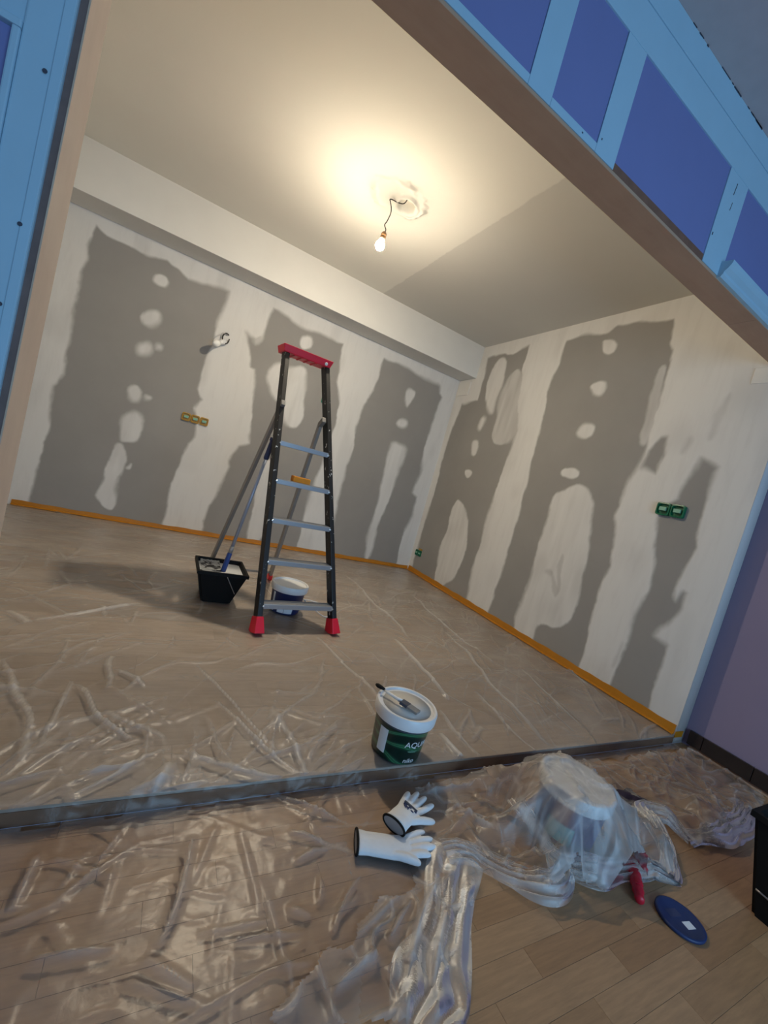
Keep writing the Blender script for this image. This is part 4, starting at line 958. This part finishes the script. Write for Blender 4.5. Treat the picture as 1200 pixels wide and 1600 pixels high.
b2, dm = bucket('paint_bucket', (0.86, 2.575, 0.006), 0.0, 'white lidded bucket with navy and white label under the ladder', M_NAVY, M_WHITEPL)
view = math.atan2(-2.575, -0.86)
cyl_patch('white_label', b2, M_PAPER, view - 0.45, view + 0.55, 0.012, 0.075, dm)
cyl_patch('printed_line', b2, M_NAVYPL, view - 0.02, view + 0.0, 0.012, 0.075, dm, 0.0017)
cyl_patch('printed_line', b2, M_NAVYPL, view - 0.45, view + 0.55, 0.046, 0.049, dm, 0.0017)
cyl_patch('white_stripe', b2, M_PAPER, view - 0.95, view - 0.8, 0.01, 0.135, dm)
bm = bmesh.new(); tube(bm, smooth_path([(0.10, 0.06, 0.10), (0.17, 0.17, 0.03), (0.27, 0.20, 0.008), (0.36, 0.12, 0.006), (0.33, -0.03, 0.006), (0.25, -0.07, 0.01), (0.10, -0.045, 0.10)], 8), 0.004, 8)
mesh_obj('handle', bm, M_WHITEPL, b2, True)

b3, dm = bucket('paint_bucket', (1.50, 0.81, ZF + 0.002), 0.0, 'white lidded bucket with purple label under the crumpled film', M_PURPLELBL, M_WHITEPL, 0.182, 0.10, 0.118)
view = math.atan2(-0.81, -1.50)
cyl_patch('teal_label', b3, M_TEAL, view - 0.5, view + 0.35, 0.02, 0.085, dm)
bm = bmesh.new(); tube(bm, smooth_path([(0.128, -0.02, 0.15), (0.105, 0.0, 0.199), (0.03, 0.02, 0.202), (-0.08, 0.035, 0.202), (-0.128, 0.04, 0.15)], 8), 0.004, 8)
bm.free()

# ------------------------------------------------------------------ gloves
def loft(bm, secs, seg=16):
    """flattened tube through (centre, side vector, half width, half height)"""
    rings = []
    for c, s_, a, b in secs:
        rings.append([bm.verts.new(c + s_ * (a * math.cos(2 * math.pi * k_ / seg)) + Vector((0, 0, 1)) * (b * math.sin(2 * math.pi * k_ / seg))) for k_ in range(seg)])
    for r0, r1 in zip(rings[:-1], rings[1:]):
        for k_ in range(seg): bm.faces.new((r0[k_], r0[(k_ + 1) % seg], r1[(k_ + 1) % seg], r1[k_]))
    bm.faces.new(rings[0][::-1]); bm.faces.new(rings[-1])

def remeshed(name, bm, voxel, mat, parent, it=4):
    bmesh.ops.recalc_face_normals(bm, faces=bm.faces)
    me0 = bpy.data.meshes.new('tmp'); bm.to_mesh(me0); bm.free()
    tmp = bpy.data.objects.new('tmp', me0); COL.objects.link(tmp)
    a = tmp.modifiers.new('r', 'REMESH'); a.mode = 'VOXEL'; a.voxel_size = voxel; a.use_smooth_shade = True
    b = tmp.modifiers.new('s', 'SMOOTH'); b.iterations = it; b.factor = 0.5
    me_ = bpy.data.meshes.new_from_object(tmp.evaluated_get(bpy.context.evaluated_depsgraph_get()))
    bpy.data.objects.remove(tmp)
    me_.name = name; me_.materials.clear(); me_.materials.append(mat)
    me_.polygons.foreach_set('use_smooth', [True] * len(me_.polygons))
    return data_obj(name, me_, mat, parent)

def glove(label, origin, cuff, cuff_w, palm, fingers, thumb, z_of, cuff_h, cuff_tilt=0.0):
    """cuff / palm = centres, fingers = (base, tip, radius), all world xy; z_of(x, y) = height of the glove's middle"""
    g = tag(empty('work_glove', origin), label, 'glove', 'pair of white work gloves')
    W = lambda p, dz=0.0: Vector((p[0] - origin[0], p[1] - origin[1], z_of(p[0], p[1]) - origin[2] + dz))
    bm = bmesh.new()
    cu, pm = Vector((*cuff, 0)), Vector((*palm, 0))
    kn = sum((Vector((*f[0], 0)) for f in fingers), Vector()) / len(fingers)
    ax = (pm - cu).normalized(); sd_ = Vector((-ax.y, ax.x, 0)); sk = (Vector((*fingers[-1][0], 0)) - Vector((*fingers[0][0], 0)))
    wk = sk.length / 2 + 0.011; sk.normalize()
    if sk.dot(sd_) < 0: sk = -sk
    mid = cu.lerp(pm, 0.5)
    loft(bm, [(W(cu), sd_, cuff_w, cuff_h), (W(cu.lerp(pm, 0.25)), sd_, cuff_w * 0.93, cuff_h * 0.85), (W(mid), sd_, cuff_w * 0.95, 0.015), (W(pm), (sd_ + sk).normalized(), wk * 1.0, 0.0145), (W(kn), sk, wk, 0.012)])
    for (b_, t_, r_l) in fingers + [thumb]:
        b_, t_ = Vector((*b_, 0)), Vector((*t_, 0)); d_ = (t_ - b_).normalized(); s_ = Vector((-d_.y, d_.x, 0))
        bent = 0.004
        secs = []
        for k_, rs in ((-0.45, 0.55), (-0.2, 0.9), (0.0, 1.05), (0.3, 1.0), (0.55, 1.03), (0.8, 0.92), (0.93, 0.7), (1.0, 0.3)):
            p = b_.lerp(t_, k_); secs.append((W(p, bent * math.sin(max(0, k_) * math.pi)), s_, r_l * rs, r_l * rs * 0.88))
        loft(bm, secs, 14)
    remeshed('glove_body', bm, 0.0028, M_GLOVE, g)
    # dark hem around the cuff, lining inside
    sec = []
    n_ = 36
    base = W(cu)
    for k_ in range(n_):
        a = 2 * math.pi * k_ / n_
        sec.append(base + sd_ * (cuff_w * 1.0 * math.cos(a)) + Vector((0, 0, 1)) * (cuff_h * 1.03 * math.sin(a)) - ax * (0.004 + cuff_tilt * math.sin(a)))
    bm = bmesh.new(); tube(bm, sec, 0.0036, 8, closed=True); mesh_obj('cuff_hem', bm, M_BLACK, g, True)
    bm = bmesh.new(); vs_ = [bm.verts.new(base + (p - base) * 0.93 - ax * 0.0015) for p in sec]; bm.faces.new(vs_)
    ex = bmesh.ops.extrude_face_region(bm, geom=bm.faces[:]); bmesh.ops.translate(bm, verts=[v_ for v_ in ex['geom'] if isinstance(v_, bmesh.types.BMVert)], vec=ax * 0.006)
    mesh_obj('cuff_lining', bm, M_GLOVEIN, g)
    return g, W

g2, Wf = glove('plain white work glove lying flat under the printed glove', (0.79, 0.87, ZF + 0.006), (0.697, 0.905), 0.041, (0.80, 0.865),
      [((0.832, 0.832), (0.905, 0.818), 0.0105), ((0.848, 0.847), (0.938, 0.838), 0.0108), ((0.856, 0.865), (0.943, 0.864), 0.0105), ((0.858, 0.885), (0.930, 0.892), 0.0098)],
      ((0.782, 0.846), (0.857, 0.800), 0.0125), lambda x, y_: ZF + 0.022, 0.017)
g1, Wg = glove('white work glove with dark print, cuff open, on top of the other', (0.90, 0.95, ZF + 0.02), (0.822, 0.915), 0.040, (0.893, 0.952),
      [((0.893, 0.987), (0.955, 1.038), 0.0102), ((0.915, 0.981), (0.995, 1.036), 0.0108), ((0.927, 0.967), (1.013, 1.012), 0.0108), ((0.930, 0.947), (1.022, 0.977), 0.0105)],
      ((0.890, 0.917), (0.985, 0.915), 0.0122), lambda x, y_: ZF + 0.026 + 0.020 * float(sstep(0.99, 0.86, np.array(x))), 0.024, 0.006)
# print on the back of the hand
ax = (Vector((0.925, 0.972, 0)) - Vector((0.825, 0.912, 0))).normalized(); sd = Vector((-ax.y, ax.x, 0))
def on_glove(name, u0, u1, v0, v1, mat):
    bm = bmesh.new(); c0 = Vector((0.893, 0.953, 0))
    pts = [c0 + ax * u + sd * v_ for u, v_ in ((u0, v0), (u1, v0), (u1, v1), (u0, v1))]
    top = [Wg((p.x, p.y), 0.0165) for p in pts]
    hexa(bm, [p - Vector((0, 0, 0.006)) for p in top], top)
    return mesh_obj(name, bm, mat, g1)
on_glove('printed_bar', 0.012, 0.020, -0.026, 0.022, M_INK)
for u, v_, w_ in ((0.003, 0.014, 0.012), (0.003, -0.004, 0.010), (-0.004, 0.006, 0.018), (-0.006, -0.016, 0.010), (0.004, -0.024, 0.008)):
    on_glove('printed_mark', u, u + 0.004, v_ - w_ / 2, v_ + w_ / 2, M_NAVYPL)
me_ = text_mesh('CE', 0.014, 0.0006)
for v_ in me_.vertices:
    p = Vector((0.893, 0.953, 0)) + ax * (-0.012 + v_.co.y) + sd * (0.012 - v_.co.x); q_ = Wg((p.x, p.y), 0.0162); v_.co = (q_.x, q_.y, q_.z + v_.co.z)
me_.materials.clear(); data_obj('printed_mark', me_, M_NAVYPL, g1)

# ------------------------------------------------------------------ small things on the lower floor
lid = tag(empty('tin_lid', (1.622, 0.468, ZF + 0.0005)), 'dark blue round lid with a white sticker on the floor', 'lid')
bm = bmesh.new(); lathe(bm, [(0, 0), (0.064, 0), (0.067, 0.002), (0.067, 0.009), (0.062, 0.011), (0.055, 0.007), (0, 0.007)], 48); mesh_obj('disc', bm, M_BLUELID, lid, True)
bm = bmesh.new(); box(bm, (-0.016, -0.011, 0.0068), (0.016, 0.011, 0.0076), 0, Matrix.Translation((0.006, -0.022, 0)) @ Matrix.Rotation(-0.2, 4, 'Z')); st_ = mesh_obj('white_sticker', bm, M_PAPER, lid)
bm = bmesh.new(); box(bm, (-0.022, -0.012, 0.0068), (0.022, 0.012, 0.0074), 0, Matrix.Translation((-0.004, 0.018, 0)) @ Matrix.Rotation(-0.2, 4, 'Z')); mesh_obj('worn_print', bm, M_NAVYPL, lid)

tool = tag(empty('utility_knife', (1.575, 0.575, ZF + 0.002)), 'red handled tool poking out from under the film', 'tool')
A, B = Vector((1.655, 0.645, 0)) - Vector((1.575, 0.575, 0)), Vector((1.522, 0.538, 0)) - Vector((1.575, 0.575, 0))
bm = bmesh.new(); tube(bm, smooth_path([A + Vector((0, 0, 0.014)), A.lerp(B, 0.35) + Vector((0, 0, 0.018)), A.lerp(B, 0.7) + Vector((0, 0, 0.018)), B + Vector((0, 0, 0.014))], 6), [0.012 + 0.006 * math.sin(i / 18 * math.pi) + 0.0015 * math.sin(i * 1.9) for i in range(19)], 12)
mesh_obj('grip', bm, M_REDTOOL, tool, True)
for k_ in (0.5, 0.62, 0.74):
    bm = bmesh.new(); p = A.lerp(B, k_); d_ = (B - A).normalized(); s_ = Vector((-d_.y, d_.x, 0))
    tube(bm, [p - s_ * 0.010 + Vector((0, 0, 0.030)), p + Vector((0, 0, 0.0352)), p + s_ * 0.010 + Vector((0, 0, 0.030))], 0.002, 6); mesh_obj('grip_rib', bm, M_REDTOOL, tool)
bm = bmesh.new(); bar(bm, A - (B - A).normalized() * 0.06 + Vector((0, 0, 0.011)), A + Vector((0, 0, 0.012)), 0.014, 0.004, (0, 0, 1), 0.001); mesh_obj('blade', bm, M_STEEL, tool)

# crumpled rag under the film
bm = bmesh.new()
n_ = 26
pv = []
for i in range(n_):
    row = []
    for j in range(n_):
        u, w_ = (i / (n_ - 1) - 0.5), (j / (n_ - 1) - 0.5)
        h_ = 0.006 + 0.030 * (0.5 + 0.5 * float(vnoise(np.array(u), np.array(w_), 0.22, 77))) * max(0, 1 - 2.0 * max(abs(u), abs(w_)) ** 1.5 * 1.3)
        row.append(bm.verts.new((u * 0.17 + 0.02 * float(vnoise(np.array(w_), np.array(0.3), 0.2, 78)), w_ * 0.12 + 0.02 * float(vnoise(np.array(u), np.array(0.7), 0.2, 79)), h_)))
    pv.append(row)
for i in range(n_ - 1):
    for j in range(n_ - 1): bm.faces.new((pv[i][j], pv[i + 1][j], pv[i + 1][j + 1], pv[i][j + 1]))
bmesh.ops.solidify(bm, geom=bm.faces[:], thickness=0.003)
tag(mesh_obj('rag', bm, M_RAG, None, True, (2.02, 0.845, ZF + 0.001)), 'crumpled dark purple rag showing through the film beside the bucket', 'rag')

tub2 = tag(empty('paint_tub', (2.08, 0.29, ZF)), 'black square paint tub cut off by the right edge', 'paint tub')
tub_mesh(tub2, (-0.124, 0.12, -0.12, 0.119), (-0.165, 0.17, -0.17, 0.175), 0.325)
bm = bmesh.new(); tube(bm, smooth_path([(-0.146, 0.12, 0.09), (-0.142, 0.0, 0.082), (-0.146, -0.12, 0.09)], 8), 0.003, 8); mesh_obj('wire_handle', bm, M_STEEL, tub2, True)

# ------------------------------------------------------------------ hanging bulb
lamp = tag(empty('hanging_bulb', (0.93, 2.75, 2.60)), 'lit bare bulb hanging on a dark cord from the ceiling', 'light bulb')
lo_ = Vector((0.93, 2.75, 2.60))
cord = [(1.03, 2.745, 2.89), (1.01, 2.748, 2.845), (0.965, 2.75, 2.829), (0.925, 2.752, 2.826), (0.910, 2.752, 2.818), (0.918, 2.752, 2.805), (0.932, 2.75, 2.775), (0.938, 2.75, 2.74), (0.928, 2.75, 2.685), (0.918, 2.75, 2.655), (0.934, 2.75, 2.632), (0.932, 2.75, 2.61)]
bm = bmesh.new(); tube(bm, smooth_path([Vector(c) - lo_ for c in cord], 6), 0.0034, 8); mesh_obj('cord', bm, M_CABLE, lamp, True)
axm = Matrix.Rotation(math.radians(5), 4, 'Y')
bm = bmesh.new(); lathe(bm, [(0, 0.014), (0.010, 0.013), (0.017, 0.004), (0.0185, -0.004), (0.0185, -0.016), (0.016, -0.017), (0.016, -0.022), (0.0185, -0.023), (0.0185, -0.036), (0.0, -0.037)], 24, axm); mesh_obj('lampholder', bm, M_BRASS, lamp, True)
bm = bmesh.new(); lathe(bm, [(0.0, -0.037), (0.016, -0.037), (0.020, -0.052), (0.027, -0.064), (0.0305, -0.074), (0.0305 * math.cos(0.22), -0.0755 - 0.036 * math.sin(0.22)), (0.0, -0.0755 - 0.036 * math.sin(0.22))], 24, axm); mesh_obj('bulb_neck', bm, M_GLOWDIM, lamp, True)
bm = bmesh.new(); lathe(bm, [(0.0, -0.0758 - 0.036 * math.sin(0.22))] + [(0.0305 * math.cos(a), -0.0757 - 0.036 * math.sin(a)) for a in [0.22 + i * (math.pi / 2 - 0.22) / 8 for i in range(8)]] + [(0.0, -0.1115)], 24, axm); mesh_obj('glowing_dome', bm, M_GLOW, lamp, True)

# ------------------------------------------------------------------ unlit bulb on the wall
wl_ = tag(empty('wall_bulb', (0.232, D, 1.90)), 'unlit white bulb on a looped black cable poking from the wall', 'light bulb')
ctr = Vector((0.0, -0.03, 0.015)); ring = []
for k_ in range(22):
    a = 2 * math.pi * k_ / 24 + 0.9
    ring.append(ctr + Vector((0.030 * math.cos(a), 0.018 * math.sin(a * 1.0), 0.052 * math.sin(a))))
bm = bmesh.new(); tube(bm, ring, 0.0055, 8); mesh_obj('cable_loop', bm, M_CABLE, wl_, True)
bm = bmesh.new(); tube(bm, smooth_path([(0.004, 0.0, 0.05), (-0.03, -0.05, 0.052), (-0.05, -0.10, 0.02), (-0.05, -0.09, -0.01)], 6), 0.003, 8); mesh_obj('thin_wire', bm, M_STEEL, wl_, True)
dirn = (Vector((0.135, 4.20, 1.805)) - Vector((0.232, 4.37, 1.895))).normalized()
rot = Vector((0, 0, 1)).rotation_difference(dirn).to_matrix().to_4x4()
mt = Matrix.Translation((0.0, -0.015, -0.012)) @ rot
bm = bmesh.new(); lathe(bm, [(0, 0), (0.020, 0), (0.022, 0.01), (0.022, 0.06), (0.018, 0.065), (0.018, 0.07), (0.021, 0.072), (0.021, 0.095), (0, 0.096)], 24, mt); mesh_obj('lampholder', bm, M_WHITEPL, wl_, True)
bm = bmesh.new(); lathe(bm, [(0.0, 0.095), (0.014, 0.095), (0.016, 0.11), (0.028, 0.135), (0.0325, 0.16), (0.030, 0.18), (0.020, 0.196), (0, 0.203)], 24, mt); mesh_obj('bulb', bm, M_OPAL, wl_, True)

# ------------------------------------------------------------------ electrical back boxes
def back_box(name, label, axis, along, z_, cells, w_, h_, mat, proud, cover, covmat, group):
    """row of open installation boxes; axis 'y' = in the ladder wall, 'x' = in the right wall"""
    loc = (along, D, z_) if axis == 'y' else (R, along, z_)
    e = tag(empty(name, loc, 0 if axis == 'y' else math.radians(-90)), label, 'socket box', group)
    for c_ in range(cells):
        x = (c_ - (cells - 1) / 2) * w_
        bm = bmesh.new()
        a, b, c2 = w_ * 0.47, h_ / 2, 0.008
        def ring_(ra, rb, y_):
            vs_ = []
            for q_ in range(4):
                for s2 in range(5):
                    an = q_ * math.pi / 2 + s2 * math.pi / 8
                    cxx = (1, -1, -1, 1)[q_] * (ra - 0.014); czz = (1, 1, -1, -1)[q_] * (rb - 0.014)
                    vs_.append(bm.verts.new((x + cxx + 0.014 * math.cos(an), y_, czz + 0.014 * math.sin(an))))
            return vs_
        rs = [ring_(a, b, 0.004), ring_(a, b, -proud), ring_(a - c2, b - c2, -proud - 0.002), ring_(a - c2 - 0.002, b - c2 - 0.002, -proud * 0.25)]
        for r0, r1 in zip(rs[:-1], rs[1:]):
            for i in range(20): bm.faces.new((r0[i], r0[(i + 1) % 20], r1[(i + 1) % 20], r1[i]))
        bm.faces.new(rs[0][::-1]); bm.faces.new(rs[-1])
        cell = mesh_obj('box_cell', bm, mat, e)
        if cover:
            bm = bmesh.new(); box(bm, (x - a * 0.52, -proud - 0.006, -b * 0.28), (x + a * 0.52, -proud * 0.25, b * 0.3), 0.002)
            mesh_obj('terminal_cover', bm, covmat, cell)
    return e
back_box('socket_box', 'ochre triple socket box on the wall left of the ladder', 'y', 0.139, 1.105, 3, 0.079, 0.075, M_OCHRE, 0.014, True, M_GREENIN, 'socket boxes in the walls')
back_box('socket_box', 'bright green double socket box on the right wall', 'x', 1.547, 1.328, 2, 0.090, 0.085, M_GREENPL, 0.022, True, M_GREENIN, 'socket boxes in the walls')
back_box('socket_box', 'small green socket box low by the far corner', 'x', 4.245, 0.262, 2, 0.066, 0.072, M_GREENPL, 0.012, True, M_GREENIN, 'socket boxes in the walls')
back_box('socket_box', 'green socket box half hidden behind the ladder rail', 'y', 1.315, 1.69, 1, 0.08, 0.08, M_GREENPL, 0.015, False, None, 'socket boxes in the walls')
for e in [o for o in bpy.data.objects if o.name.startswith('socket_box') and o.get('label', '').startswith('small green')]:
    bm = bmesh.new(); box(bm, (0.0, -0.016, 0.042), (0.065, 0.0, 0.062), 0.003); mesh_obj('ochre_rim', bm, M_OCHRE, e)
